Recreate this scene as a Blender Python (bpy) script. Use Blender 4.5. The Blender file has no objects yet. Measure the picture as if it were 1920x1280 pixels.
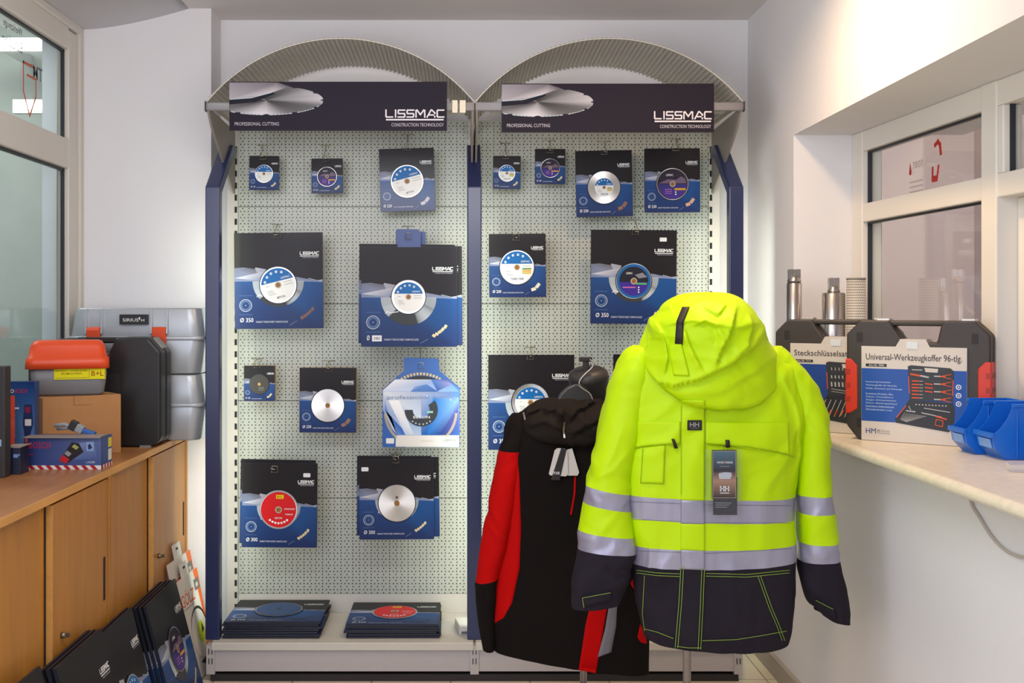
import bpy, bmesh, math, random
from mathutils import Vector, Matrix, noise
from mathutils.bvhtree import BVHTree
random.seed(7)
sc = bpy.context.scene
COL = sc.collection
PI = math.pi

# ------------------------------------------------------------------ camera
F = 2000.0            # focal length in pixels of a 1920 px wide frame
CX, CY, CH = 865.0, 577.0, 1.415
cam_d = bpy.data.cameras.new('camera')
cam = bpy.data.objects.new('camera', cam_d); COL.objects.link(cam)
cam.location = (0, 0, CH); cam.rotation_euler = (PI/2, 0, 0)
cam_d.sensor_width = 36; cam_d.lens = 36*F/1920
cam_d.shift_x = (960-CX)/1920; cam_d.shift_y = -(640-CY)/1920
cam_d.clip_start = 0.05; cam_d.clip_end = 60
sc.camera = cam

# ------------------------------------------------------------------ world, lights, exposure
w = bpy.data.worlds.new('world'); sc.world = w; w.use_nodes = True
w.node_tree.nodes['Background'].inputs[0].default_value = (0.80, 0.86, 1.0, 1)
w.node_tree.nodes['Background'].inputs[1].default_value = 0.42
sc.view_settings.view_transform = 'Standard'
sc.view_settings.look = 'None'
sc.view_settings.gamma = 1.0
sc.view_settings.exposure = -0.08
sc.view_settings.use_curve_mapping = False
sc.cycles.use_denoising = True
sc.cycles.max_bounces = 8

def area(name, loc, target, sx, sy, power, col, spread=180):
    d = bpy.data.lights.new(name, 'AREA'); d.shape = 'RECTANGLE'; d.size = sx; d.size_y = sy
    d.energy = power; d.color = col; d.spread = math.radians(spread)
    o = bpy.data.objects.new(name, d); COL.objects.link(o); o.location = loc
    o.rotation_euler = (Vector(target)-Vector(loc)).to_track_quat('-Z', 'Y').to_euler()
    return o
# daylight from the shop front behind the camera
area('shop_front_daylight', (-0.9, -1.2, 1.8), (0.2, 4.4, 1.3), 2.4, 2.0, 52, (0.82, 0.86, 1.0))
# cool fill light added at the left to brighten the right wall
area('side_door_daylight', (-1.45, 0.9, 1.35), (1.2, 2.6, 1.0), 0.9, 1.6, 17, (0.84, 0.88, 1.0))
# fluorescent ceiling lamps of the shop, behind the camera
area('ceiling_lamp_cool', (-0.4, 1.6, 2.60), (-0.4, 1.6, 0), 1.3, 0.5, 24, (0.95, 0.96, 1.0))
# warm ceiling spotlight by the window side
area('ceiling_lamp_warm', (0.72, 3.05, 2.60), (0.85, 2.95, 1.2), 0.16, 0.16, 15, (1.0, 0.66, 0.36), 160)
# upward light added to brighten the ceiling, no fitting of the shop
area('ceiling_wash', (-0.3, 2.4, 2.0), (-0.3, 3.2, 2.63), 1.6, 0.4, 15, (1.0, 0.96, 0.94))
# upright tube lamps fitted behind the three blue posts, shining towards the panels
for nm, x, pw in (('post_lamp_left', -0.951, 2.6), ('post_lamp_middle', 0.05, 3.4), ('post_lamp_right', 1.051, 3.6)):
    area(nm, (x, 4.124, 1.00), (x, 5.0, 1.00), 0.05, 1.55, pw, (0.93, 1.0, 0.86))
# area light added to brighten the yard beyond the left window
area('yard_light', (-2.5, 4.1, 2.85), (-2.4, 4.6, 0), 1.2, 0.6, 24, (0.97, 1.0, 0.94))

def P(px, py, Y):
    return Vector(((px-CX)*Y/F, Y, CH-(py-CY)*Y/F))
def to_px(p):
    return (CX+p[0]*F/p[1], CY-(p[2]-CH)*F/p[1])

# ------------------------------------------------------------------ materials
def lin(c):
    return tuple((x/12.92 if x <= 0.04045 else ((x+0.055)/1.055)**2.4) for x in c)
def H(s):
    return lin(tuple(int(s[i:i+2], 16)/255 for i in (0, 2, 4)))
MATS = {}
def mat(name, col, rough=0.5, metal=0.0, coat=0.0, bump=0.0, bscale=60, var=0.0, vscale=8, **kw):
    if name in MATS: return MATS[name]
    m = bpy.data.materials.new(name); m.use_nodes = True
    nt = m.node_tree; b = nt.nodes['Principled BSDF']
    c = H(col) if isinstance(col, str) else col
    b.inputs['Base Color'].default_value = (*c, 1)
    b.inputs['Roughness'].default_value = rough
    b.inputs['Metallic'].default_value = metal
    b.inputs['Coat Weight'].default_value = coat
    b.inputs['Coat Roughness'].default_value = kw.get('coat_rough', 0.08)
    if 'spec' in kw: b.inputs['Specular IOR Level'].default_value = kw['spec']
    if 'trans' in kw: b.inputs['Transmission Weight'].default_value = kw['trans']
    if 'alpha' in kw: b.inputs['Alpha'].default_value = kw['alpha']
    if 'sheen' in kw: b.inputs['Sheen Weight'].default_value = kw['sheen']
    tc = nt.nodes.new('ShaderNodeTexCoord')
    if var > 0 or kw.get('grain'):
        n = nt.nodes.new('ShaderNodeTexNoise'); n.inputs['Scale'].default_value = vscale; n.inputs['Detail'].default_value = 5
        mp = nt.nodes.new('ShaderNodeMapping')
        if kw.get('grain'): mp.inputs['Scale'].default_value = kw['grain']
        nt.links.new(tc.outputs['Object'], mp.inputs['Vector']); nt.links.new(mp.outputs[0], n.inputs['Vector'])
        r = nt.nodes.new('ShaderNodeValToRGB')
        r.color_ramp.elements[0].position = 0.3; r.color_ramp.elements[1].position = 0.7
        r.color_ramp.elements[0].color = (*[x*(1-var) for x in c], 1)
        r.color_ramp.elements[1].color = (*[min(1, x*(1+var)) for x in c], 1)
        nt.links.new(n.outputs[0], r.inputs[0]); nt.links.new(r.outputs[0], b.inputs['Base Color'])
    if bump > 0:
        n = nt.nodes.new('ShaderNodeTexNoise'); n.inputs['Scale'].default_value = bscale; n.inputs['Detail'].default_value = 4
        nt.links.new(tc.outputs['Object'], n.inputs['Vector'])
        bp = nt.nodes.new('ShaderNodeBump'); bp.inputs['Strength'].default_value = bump; bp.inputs['Distance'].default_value = kw.get('bdist', 0.002)
        nt.links.new(n.outputs[0], bp.inputs['Height']); nt.links.new(bp.outputs[0], b.inputs['Normal'])
    MATS[name] = m
    return m

def emit(name, col, s):
    m = bpy.data.materials.new(name); m.use_nodes = True; nt = m.node_tree
    b = nt.nodes['Principled BSDF']; b.inputs['Base Color'].default_value = (0, 0, 0, 1)
    b.inputs['Emission Color'].default_value = (*col, 1); b.inputs['Emission Strength'].default_value = s
    MATS[name] = m; return m

def make_ink(name, rough, coat):
    m = mat(name, 'ffffff', rough, coat=coat, spec=0.18, coat_rough=0.12)
    nt = m.node_tree; a = nt.nodes.new('ShaderNodeAttribute'); a.attribute_name = 'Col'
    nt.links.new(a.outputs['Color'], nt.nodes['Principled BSDF'].inputs['Base Color'])
    return m
INK = make_ink('printed_gloss', 0.45, 0.10)
INKG = make_ink('printed_film_wrapped', 0.40, 0.3)
INKM = make_ink('printed_matt', 0.6, 0.0)

def brushed(name, col, axis='Y', rough=0.32, aniso=0.85):
    m = mat(name, col, rough, metal=1.0); nt = m.node_tree; b = nt.nodes['Principled BSDF']
    t = nt.nodes.new('ShaderNodeTangent'); t.direction_type = 'RADIAL'; t.axis = axis
    b.inputs['Anisotropic'].default_value = aniso
    nt.links.new(t.outputs[0], b.inputs['Tangent'])
    return m
STEEL_BLADE = brushed('brushed_blade', 'd9d4cf')
CORE_STEEL = mat('core_bit_steel', 'b9b2ae', 0.25, metal=1.0)

def glass_mat(name, ior=1.9, tint=(0.93, 0.96, 0.96)):
    m = bpy.data.materials.new(name); m.use_nodes = True; nt = m.node_tree
    for n in list(nt.nodes):
        if n.type != 'OUTPUT_MATERIAL': nt.nodes.remove(n)
    out = nt.nodes['Material Output']
    # Schlick reflectance, the same from both sides of the pane
    geo = nt.nodes.new('ShaderNodeNewGeometry'); dt = nt.nodes.new('ShaderNodeVectorMath'); dt.operation = 'DOT_PRODUCT'
    nt.links.new(geo.outputs['Normal'], dt.inputs[0]); nt.links.new(geo.outputs['Incoming'], dt.inputs[1])
    def mth(op, a, b=None):
        n = nt.nodes.new('ShaderNodeMath'); n.operation = op
        for i, x in enumerate((a, b)):
            if x is None: continue
            if isinstance(x, (int, float)): n.inputs[i].default_value = x
            else: nt.links.new(x, n.inputs[i])
        return n.outputs[0]
    r0 = ((ior-1)/(ior+1))**2
    pw = mth('POWER', mth('SUBTRACT', 1.0, mth('ABSOLUTE', dt.outputs['Value'])), 5.0)
    fac = mth('ADD', mth('MULTIPLY', pw, 1-r0), r0)
    tr = nt.nodes.new('ShaderNodeBsdfTransparent'); tr.inputs[0].default_value = (*tint, 1)
    gl = nt.nodes.new('ShaderNodeBsdfGlossy'); gl.inputs['Roughness'].default_value = 0.0
    mx = nt.nodes.new('ShaderNodeMixShader')
    nt.links.new(fac, mx.inputs[0]); nt.links.new(tr.outputs[0], mx.inputs[1]); nt.links.new(gl.outputs[0], mx.inputs[2])
    nt.links.new(mx.outputs[0], out.inputs[0]); MATS[name] = m
    return m
GLASS = glass_mat('window_glass', 1.7)
GLASSL = glass_mat('window_glass_left', 1.4, (0.93, 0.96, 0.96))

def pegboard_mat():
    m = mat('perforated_steel', 'b6bab0', 0.45, coat=0.1); nt = m.node_tree; b = nt.nodes['Principled BSDF']
    tc = nt.nodes.new('ShaderNodeTexCoord'); sp = nt.nodes.new('ShaderNodeSeparateXYZ')
    nt.links.new(tc.outputs['Object'], sp.inputs[0])
    def mth(op, a, bb=None, c=None):
        n = nt.nodes.new('ShaderNodeMath'); n.operation = op
        for i, x in enumerate((a, bb, c)):
            if x is None: continue
            if isinstance(x, (int, float)): n.inputs[i].default_value = x
            else: nt.links.new(x, n.inputs[i])
        return n.outputs[0]
    def grid(px, pz, ox, oz):
        u = mth('SUBTRACT', mth('FRACT', mth('DIVIDE', mth('ADD', sp.outputs[0], ox), px)), 0.5)
        v = mth('SUBTRACT', mth('FRACT', mth('DIVIDE', mth('ADD', sp.outputs[2], oz), pz)), 0.5)
        u = mth('MULTIPLY', u, px); v = mth('MULTIPLY', v, pz)
        d = mth('SQRT', mth('ADD', mth('MULTIPLY', u, u), mth('MULTIPLY', v, v)))
        return mth('LESS_THAN', d, 0.0028)
    g = mth('MAXIMUM', grid(0.0155, 0.0254, 0.0, 0.0), grid(0.0255, 0.0254, 0.004, 0.0127))
    # no holes along the folded edges of each panel
    mx = nt.nodes.new('ShaderNodeMix'); mx.data_type = 'RGBA'
    nt.links.new(g, mx.inputs[0])
    mx.inputs[6].default_value = (*H('b6bab0'), 1); mx.inputs[7].default_value = (0.02, 0.024, 0.022, 1)
    nt.links.new(mx.outputs[2], b.inputs['Base Color'])
    return m
PEG = pegboard_mat()

def corrugated_mat():
    m = mat('corrugated_steel', 'c4beb6', 0.5, metal=0.1)
    return m

# ------------------------------------------------------------------ mesh builder
def seg_clean(pts):
    return pts
class MB:
    def __init__(s, T=None):
        s.v = []; s.f = []; s.mi = []; s.sm = []; s.fc = []; s.mats = []; s.cur = 0; s.T = T or Matrix.Identity(4)
        s.y0 = 0.0
    def use(s, m):
        if m not in s.mats: s.mats.append(m)
        s.cur = s.mats.index(m); return s
    def add(s, vs, fs, smooth=False, col=None, cols=None):
        b = len(s.v)
        for p in vs: s.v.append(tuple(s.T @ Vector(p)))
        for f in fs:
            s.f.append([b+i for i in f]); s.mi.append(s.cur); s.sm.append(smooth)
            s.fc.append([cols[i] for i in f] if cols else (col or (1, 1, 1)))
        return s
    def box(s, x0, x1, y0, y1, z0, z1, col=None):
        vs = [(x, y, z) for x in (x0, x1) for y in (y0, y1) for z in (z0, z1)]
        return s.add(vs, [(0, 1, 3, 2), (4, 6, 7, 5), (0, 4, 5, 1), (2, 3, 7, 6), (0, 2, 6, 4), (1, 5, 7, 3)], col=col)
    def prism(s, pts, d0, d1, axis='y', smooth=False, col=None):
        n = len(pts)
        def mk(a, b, d):
            return {'y': (a, d, b), 'z': (a, b, d), 'x': (d, a, b)}[axis]
        vs = [mk(a, b, d0) for a, b in pts]+[mk(a, b, d1) for a, b in pts]
        s.add(vs, [tuple(range(n)), tuple(range(2*n-1, n-1, -1))], col=col)
        s.add(vs, [(i, (i+1) % n, n+(i+1) % n, n+i) for i in range(n)], smooth=smooth, col=col)
        return s
    def tube(s, pts, r, n=8, closed=False, cap=True, col=None):
        pts = [Vector(p) for p in pts]; L = len(pts); rings = []
        rr = r if isinstance(r, (list, tuple)) else [r]*L
        up = Vector((0.01, 0.02, 1)).normalized()
        for i, p in enumerate(pts):
            a = pts[(i-1) % L] if (closed or i > 0) else p
            b = pts[(i+1) % L] if (closed or i < L-1) else p
            t = (b-a)
            if t.length < 1e-9: t = Vector((0, 0, 1))
            t.normalize()
            x = t.cross(up)
            if x.length < 0.05: x = t.cross(Vector((1, 0, 0)))
            x.normalize(); y = x.cross(t)
            rings.append([p+x*math.cos(2*PI*k/n)*rr[i]+y*math.sin(2*PI*k/n)*rr[i] for k in range(n)])
        vs = [q for ring in rings for q in ring]; fs = []
        for i in range(L if closed else L-1):
            for k in range(n):
                j = (i+1) % L
                fs.append((i*n+k, i*n+(k+1) % n, j*n+(k+1) % n, j*n+k))
        s.add(vs, fs, True, col)
        if cap and not closed:
            s.add(rings[0], [tuple(range(n))], col=col); s.add(rings[-1], [tuple(range(n-1, -1, -1))], col=col)
        return s
    def lathe(s, prof, c=(0, 0, 0), n=32, axis='z', smooth=True, col=None):
        vs = []; fs = []
        for r, h in prof:
            for k in range(n):
                a = 2*PI*k/n; x = r*math.cos(a); y = r*math.sin(a)
                q = {'z': (x, y, h), 'y': (x, h, y), 'x': (h, x, y)}[axis]
                vs.append((c[0]+q[0], c[1]+q[1], c[2]+q[2]))
        for i in range(len(prof)-1):
            for k in range(n):
                fs.append((i*n+k, i*n+(k+1) % n, (i+1)*n+(k+1) % n, (i+1)*n+k))
        s.add(vs, fs, smooth, col)
        if prof[0][0] > 1e-6: s.add(vs[:n], [tuple(range(n))], col=col)
        if prof[-1][0] > 1e-6: s.add(vs[-n:], [tuple(range(n))], col=col)
        return s
    # --- printed art on a front facing -y, layered
    def ink(s, pts, layer, col, cols=None):
        y = s.y0-0.0004*layer
        return s.add([(x, y, z) for x, z in pts], [tuple(range(len(pts)))], col=col, cols=cols)
    def inkrect(s, x0, x1, z0, z1, layer, col, cols=None):
        return s.ink([(x0, z0), (x1, z0), (x1, z1), (x0, z1)], layer, col, cols)
    def inkdisc(s, cx, cz, r, layer, col, n=40, a0=0, a1=2*PI, rz=None):
        full = abs(a1-a0-2*PI) < 1e-6
        pts = [(cx+r*math.cos(a0+(a1-a0)*k/n), cz+(rz or r)*math.sin(a0+(a1-a0)*k/n)) for k in range(n+(0 if full else 1))]
        return s.ink(pts, layer, col)
    def inkring(s, cx, cz, r0, r1, layer, col, n=40, a0=0, a1=2*PI, rzf=1.0, colf=None):
        y = s.y0-0.0004*layer; vs = []; fs = []
        for k in range(n+1):
            a = a0+(a1-a0)*k/n
            vs.append((cx+r0*math.cos(a), y, cz+rzf*r0*math.sin(a))); vs.append((cx+r1*math.cos(a), y, cz+rzf*r1*math.sin(a)))
        if colf:
            cols = []
            for k in range(n+1):
                c = colf(a0+(a1-a0)*k/n); cols += [c, c]
            return s.add(vs, [(2*k, 2*k+1, 2*k+3, 2*k+2) for k in range(n)], cols=cols)
        return s.add(vs, [(2*k, 2*k+1, 2*k+3, 2*k+2) for k in range(n)], col=col)
    def stroke(s, pts, w, layer, col):
        for i_, ((x0, z0), (x1, z1)) in enumerate(zip(pts, pts[1:])):
            d = Vector((x1-x0, z1-z0)); L = d.length
            if L < 1e-9: continue
            d /= L; n = Vector((-d.y, d.x))*w/2; e = d*w*0.5
            a = Vector((x0, z0))-e; b = Vector((x1, z1))+e
            s.ink([tuple(a-n), tuple(b-n), tuple(b+n), tuple(a+n)], layer+0.12*(i_ % 3), col)
        return s
    def text(s, st, x0, x1, z0, z1, layer, col, mirror=False, rot=0.0):
        vs, fs = text_mesh(st); y = s.y0-0.0004*layer
        cx, cz = (x0+x1)/2, (z0+z1)/2; out = []
        for u, v in vs:
            if mirror: u = 1-u
            x = x0+(x1-x0)*u-cx; z = z0+(z1-z0)*v-cz
            out.append((cx+x*math.cos(rot)-z*math.sin(rot), y, cz+x*math.sin(rot)+z*math.cos(rot)))
        return s.add(out, fs, col=col)
    def brand(s, x0, x1, z0, z1, layer, col, wf=0.16):
        Hh = z1-z0; gl = LISS; tot = sum(g[0] for g in gl)+0.32*(len(gl)-1); k = (x1-x0)/tot; x = x0; w_ = wf*Hh
        for wd, strokes in gl:
            for st in strokes:
                s.stroke([(x+a*k*wd if wd > 0.2 else x+w_/2, z0+w_/2+b*(Hh-w_)) for a, b in st], w_, layer, col)
            x += (wd+0.32)*k
        return s
    def build(s, name, parent=None, bevel=0, bseg=2, bang=40, label=None):
        me = bpy.data.meshes.new(name); me.from_pydata(s.v, [], s.f)
        for m in s.mats: me.materials.append(m)
        me.polygons.foreach_set('material_index', s.mi); me.polygons.foreach_set('use_smooth', s.sm)
        if any(m in (INK, INKM, INKG) for m in s.mats):
            ca = me.color_attributes.new('Col', 'FLOAT_COLOR', 'CORNER'); i = 0; data = []
            for f, c in zip(s.f, s.fc):
                if isinstance(c, list):
                    for q in c: data += [*q, 1.0]
                else: data += [*c, 1.0]*len(f)
            ca.data.foreach_set('color', data)
        bm = bmesh.new(); bm.from_mesh(me)
        if not any(m in (INK, INKM, INKG) for m in s.mats):
            bmesh.ops.remove_doubles(bm, verts=bm.verts, dist=1e-6)
            bmesh.ops.recalc_face_normals(bm, faces=bm.faces)
        bm.to_mesh(me); bm.free(); me.update()
        o = bpy.data.objects.new(name, me); COL.objects.link(o)
        if parent: o.parent = parent
        if bevel:
            md = o.modifiers.new('bevel', 'BEVEL'); md.width = bevel; md.segments = bseg; md.limit_method = 'ANGLE'; md.angle_limit = math.radians(bang)
            md.harden_normals = False
        if label: o['label'] = label
        return o
LISS = [(0.85, [[(0, 1), (0, 0.12), (0.1, 0), (1, 0)]]),
        (0.12, [[(0, 0), (0, 1)]]),
        (0.85, [[(1, 1), (0.1, 1), (0, 0.9), (0, 0.6), (0.1, 0.5), (0.9, 0.5), (1, 0.4), (1, 0.1), (0.9, 0), (0, 0)]]),
        (0.85, [[(1, 1), (0.1, 1), (0, 0.9), (0, 0.6), (0.1, 0.5), (0.9, 0.5), (1, 0.4), (1, 0.1), (0.9, 0), (0, 0)]]),
        (1.15, [[(0, 0), (0, 0.95), (0.12, 1), (0.5, 0.35), (0.88, 1), (1, 0.95), (1, 0)]]),
        (1.0, [[(0, 0), (0.5, 1), (0.62, 1), (1, 0.6), (1, 0)], [(0.35, 0.3), (1, 0.3)]]),
        (0.85, [[(1, 1), (0.12, 1), (0, 0.88), (0, 0.12), (0.12, 0), (1, 0)]])]
_TX = {}
def text_mesh(st):
    if st in _TX: return _TX[st]
    cu = bpy.data.curves.new('t', 'FONT'); cu.body = st; cu.resolution_u = 2; cu.size = 1.0; cu.offset = 0.0 if st == 'HM' else 0.005
    o = bpy.data.objects.new('t', cu); COL.objects.link(o)
    dg = bpy.context.evaluated_depsgraph_get(); me = bpy.data.meshes.new_from_object(o.evaluated_get(dg))
    vs = [(v.co.x, v.co.y) for v in me.vertices]; fs = [tuple(p.vertices) for p in me.polygons]
    bpy.data.objects.remove(o); bpy.data.curves.remove(cu); bpy.data.meshes.remove(me)
    x0 = min(a for a, b in vs); x1 = max(a for a, b in vs); z0 = min(b for a, b in vs); z1 = max(b for a, b in vs)
    vs = [((a-x0)/(x1-x0), (b-z0)/(z1-z0)) for a, b in vs]
    _TX[st] = (vs, fs); return _TX[st]

def tag(o, label=None, cat=None, group=None, kind=None):
    if label: o['label'] = label
    if cat: o['category'] = cat
    if group: o['group'] = group
    if kind: o['kind'] = kind
    return o
def empty(name, loc=(0, 0, 0), rz=0.0, label=None, cat=None, group=None):
    o = bpy.data.objects.new(name, None); COL.objects.link(o); o.location = loc; o.rotation_euler = (0, 0, rz)
    o.empty_display_size = 0.05
    return tag(o, label, cat, group)
def copy_tree(o, parent=None):
    c = o.copy(); COL.objects.link(c)
    if parent: c.parent = parent; c.matrix_parent_inverse = o.matrix_parent_inverse
    for ch in [x for x in bpy.data.objects if x.parent == o]: copy_tree(ch, c)
    return c
def rrect(x0, x1, z0, z1, r, n=5):
    out = []
    for cx, cz, a in ((x1-r, z0+r, -90), (x1-r, z1-r, 0), (x0+r, z1-r, 90), (x0+r, z0+r, 180)):
        for k in range(n+1):
            t = math.radians(a+90*k/n); out.append((cx+r*math.cos(t), cz+r*math.sin(t)))
    return out
def struct(o, label=None):
    o['kind'] = 'structure'
    if label: o['label'] = label
    return o
# ------------------------------------------------------------------ room shell
Z_CEIL = CH+1.22
XR = 1.215; YB = 4.525; XL = -1.55
WALL = mat('white_plaster', 'e2e0e2', 0.9, bump=0.25, bscale=90, bdist=0.003)
WALLR = WALL
CEILM = mat('ceiling_paint', 'd8d2cf', 0.95, bump=0.1, bscale=40)
FRAME = mat('window_frame_white', 'e2dcd2', 0.4)
FRAMEL = mat('window_frame_cream', 'cfc9c0', 0.45)

def tile_mat():
    m = mat('cream_floor_tile', 'd8cfb8', 0.35); nt = m.node_tree; b = nt.nodes['Principled BSDF']
    tc = nt.nodes.new('ShaderNodeTexCoord'); mp = nt.nodes.new('ShaderNodeMapping'); mp.inputs['Location'].default_value = (0.04, -0.165, 0)
    br = nt.nodes.new('ShaderNodeTexBrick'); br.offset = 0.0; br.inputs['Scale'].default_value = 1.0
    br.inputs['Brick Width'].default_value = 0.30; br.inputs['Row Height'].default_value = 0.30
    br.inputs['Mortar Size'].default_value = 0.003; br.inputs['Color1'].default_value = (*H('dcd3bd'), 1); br.inputs['Color2'].default_value = (*H('d2c8b0'), 1)
    br.inputs['Mortar'].default_value = (*H('8f8672'), 1)
    nt.links.new(tc.outputs['Object'], mp.inputs[0]); nt.links.new(mp.outputs[0], br.inputs['Vector']); nt.links.new(br.outputs['Color'], b.inputs['Base Color'])
    return m
struct(MB().use(tile_mat()).box(-3.4, 3.4, -2.5, 5.6, -0.05, 0).build('floor'))
struct(MB().use(CEILM).box(-1.8, 1.9, -0.6, 4.8, Z_CEIL, Z_CEIL+0.1).build('ceiling'))
# a little cove between ceiling and walls is left out: the corner is soft only through paint
struct(MB().use(WALL).box(-1.02, XR+0.3, YB, YB+0.25, 0, Z_CEIL).box(XL-0.12, -1.02, 4.35, YB+0.25, 0, Z_CEIL).build('wall_back'))
# lowered lintel over the left window
pf = [(XL-0.3, CH+1.135), (XL+0.02, CH+1.135)]+[(XL+0.02+0.42*k/10, CH+1.135+0.085*(k/10)**1.5) for k in range(1, 11)]+[(XL-0.3, Z_CEIL)]
struct(MB().use(WALL).prism(pf, -0.6, 4.35, axis='y', smooth=True).build('trim_1'))
lw = MB().use(WALL)
lw.box(XL-0.12, XL+0.0, -0.6, 4.35, 0, 0.93)
lw.box(XL-0.12, XL+0.0, -0.6, 2.35, 0.93, CH+1.135)
struct(lw.build('wall_left'))
# left window
w1 = empty('window_1'); struct(w1)
fr = MB().use(FRAMEL)
ZS = 0.93
fr.box(XL-0.05, XL, 4.215, 4.31, ZS, CH+1.10)
fr.box(XL-0.03, XL+0.012, 4.31, 4.352, ZS, CH+1.135)
fr.box(XL-0.05, XL, 2.35, 4.215, CH+1.02, CH+1.11)
fr.box(XL-0.03, XL+0.012, 2.35, 4.31, CH+1.105, CH+1.135)
fr.box(XL-0.05, XL, 2.35, 4.215, CH+0.55, CH+0.668)
fr.box(XL-0.05, XL, 2.35, 4.215, ZS, ZS+0.06)
fr.box(XL-0.05, XL, 3.47, 3.575, ZS+0.06, CH+0.55)
fr.box(XL-0.05, XL, 2.35, 2.42, ZS, CH+1.02)
fr.build('window_frame', w1, bevel=0.006)
gk = MB().use(mat('rubber_gasket', '20242a', 0.5))
for z0, z1, ya in ((CH+0.668, CH+1.02, 2.42), (ZS+0.06, CH+0.55, 3.575)):
    gk.box(XL-0.03, XL-0.018, 4.205, 4.216, z0, z1); gk.box(XL-0.03, XL-0.018, ya, 4.215, z1-0.010, z1)
gk.build('gasket', w1)
g = MB().use(GLASSL)
g.box(XL-0.030, XL-0.026, 2.42, 4.215, CH+0.668, CH+1.02); g.build('pane', w1)
g = MB().use(GLASSL)
g.box(XL-0.030, XL-0.026, 3.575, 4.215, ZS+0.06, CH+0.55); g.build('pane', w1)
# stickers on the upper pane, seen from behind (mirrored writing)
def yz_ink(y0, y1, flip=False):
    pass
def side_T(X, Y, Z, face=1):
    # local x -> world +Y (far), local z -> Z, local -y (front) -> world +X (into the room)
    return Matrix(((0, -1, 0, X), (1, 0, 0, Y), (0, 0, 1, Z), (0, 0, 0, 1)))
st = MB(side_T(XL-0.0255, 0, 0)).use(INKM)
def yl(px): return -XL*F/(CX-px)
red = H('c2604c'); gry = H('5c6468')
a0, a1 = yl(57), yl(80)
zc = CH+0.80
st.stroke([(a0+0.0, zc+0.085), (a0+0.0, zc-0.02), ((a0+a1)/2, zc-0.10), (a1, zc-0.02), (a1, zc+0.045), (a0+0.035, zc+0.045)], 0.009, 1, red)
st.stroke([(a0, zc+0.085), (a1-0.01, zc+0.085)], 0.009, 1, red)
st.text('TM', yl(75), yl(92), zc+0.045, zc+0.095, 1, gry, mirror=True)
st.text('Baumaschinen', yl(18), yl(55), zc+0.11, zc+0.15, 1, gry, mirror=True)
st.text('Werkzeuge', yl(20), yl(55), zc+0.165, zc+0.20, 1, gry, mirror=True)
stk = st.build('window_sticker')
tag(stk, 'red and grey mirrored lettering stuck on the upper left window pane', 'sticker')

# yard beyond the left window
OUT = mat('yard_wall_render', 'aab3ae', 0.9, var=0.05)
struct(MB().use(OUT).box(-3.4, XL-0.13, 5.0, 5.1, 0, 3.2).box(-3.5, -3.4, 1.5, 5.1, 0, 3.2).build('wall_yard'))
struct(MB().use(mat('outer_jamb', 'dfe6ee', 0.6)).box(XL-0.14, XL-0.05, 4.30, 4.36, 0.9, 2.6).build('trim_2'))
struct(MB().use(mat('yard_soffit', '9aa49f', 0.9)).box(-3.4, XL-0.13, 3.0, 5.0, 2.9, 3.0).build('ceiling_yard'))
TUBE = emit('fluorescent_tube', (1.0, 1.0, 0.86), 14)
def lamp_reflection(px0, px1, py, Y, label):  # glowing tubes beyond the pane imitate reflections of the shop's ceiling lamps
    a = P(px0, py, Y); b = P(px1, py, Y)
    t = empty('tube_lamp', (a+b)/2, label=label, cat='lamp')
    L = (b-a).length
    m = MB().use(mat('lamp_housing', 'dfe3e0', 0.5)); m.box(-L/2-0.02, L/2+0.02, 0.012, 0.05, -0.03, 0.03); m.build('housing', t)
    m = MB().use(TUBE); m.tube([(-L/2, 0, 0), (L/2, 0, 0)], 0.016, 12); m.build('tube', t)
    mo = MB().use(MATS['lamp_housing']); mo.box(-0.02, 0.02, 0.05, 5.0-Y, -0.02, 0.02); mo.build('mount', t)
lamp_reflection(-70, 72, 82, 4.70, 'upper lit fluorescent tube seen through the left window')
lamp_reflection(30, 108, 198, 4.70, 'lower lit fluorescent tube seen through the left window')

# right wall with the serving window recess
YJ = 3.90; ZC = 1.03; ZSO = CH+0.632
def XW(Y): return 1.43+0.06*(3.9-Y)
rw = MB().use(WALL)
rw.box(XR, XR+0.32, YJ, YB+0.25, 0, Z_CEIL)
rw.box(XR, XR+0.32, -0.6, YJ, 0, ZC-0.03)
rw.box(XR, XR+0.62, -0.6, YJ, ZSO, Z_CEIL)
struct(rw.build('wall_right'))
struct(MB().use(mat('painted_baseboard', 'a39a90', 0.5)).box(XR-0.018, XR, -0.6, YB, 0, 0.075).build('baseboard_right'))
struct(MB().use(MATS['painted_baseboard']).box(-1.02, XR, YB-0.015, YB, 0, 0.075).build('baseboard_back'))

w2 = empty('window_2'); struct(w2)
def wprism(mb, Y0, Y1, z0, z1, d0, d1):
    # a bar of the slightly turned window: from Y0 to Y1, inset d0..d1 behind the frame plane
    pts = [(XW(Y0)+d0, Y0), (XW(Y1)+d0, Y1), (XW(Y1)+d1, Y1), (XW(Y0)+d1, Y0)]
    mb.prism(pts, z0, z1, axis='z')
fr = MB().use(FRAME)
zt, zm1, zm0 = CH+0.56, CH+0.372, CH+0.306
wprism(fr, 3.90, 1.2, zt, ZSO, 0, 0.07)
wprism(fr, 3.90, 1.2, zm0, zm1, 0, 0.07)
wprism(fr, 3.90, 3.815, ZC, ZSO, -0.003, 0.07)
wprism(fr, 3.035, 2.958, ZC, ZSO, -0.004, 0.07)
wprism(fr, 2.0, 1.93, ZC, ZSO, 0, 0.07)
wprism(fr, 3.815, 3.035, ZC, ZC+0.07, 0, 0.07)
wprism(fr, 2.958, 1.2, ZC, ZC+0.05, 0.03, 0.09)
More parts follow.
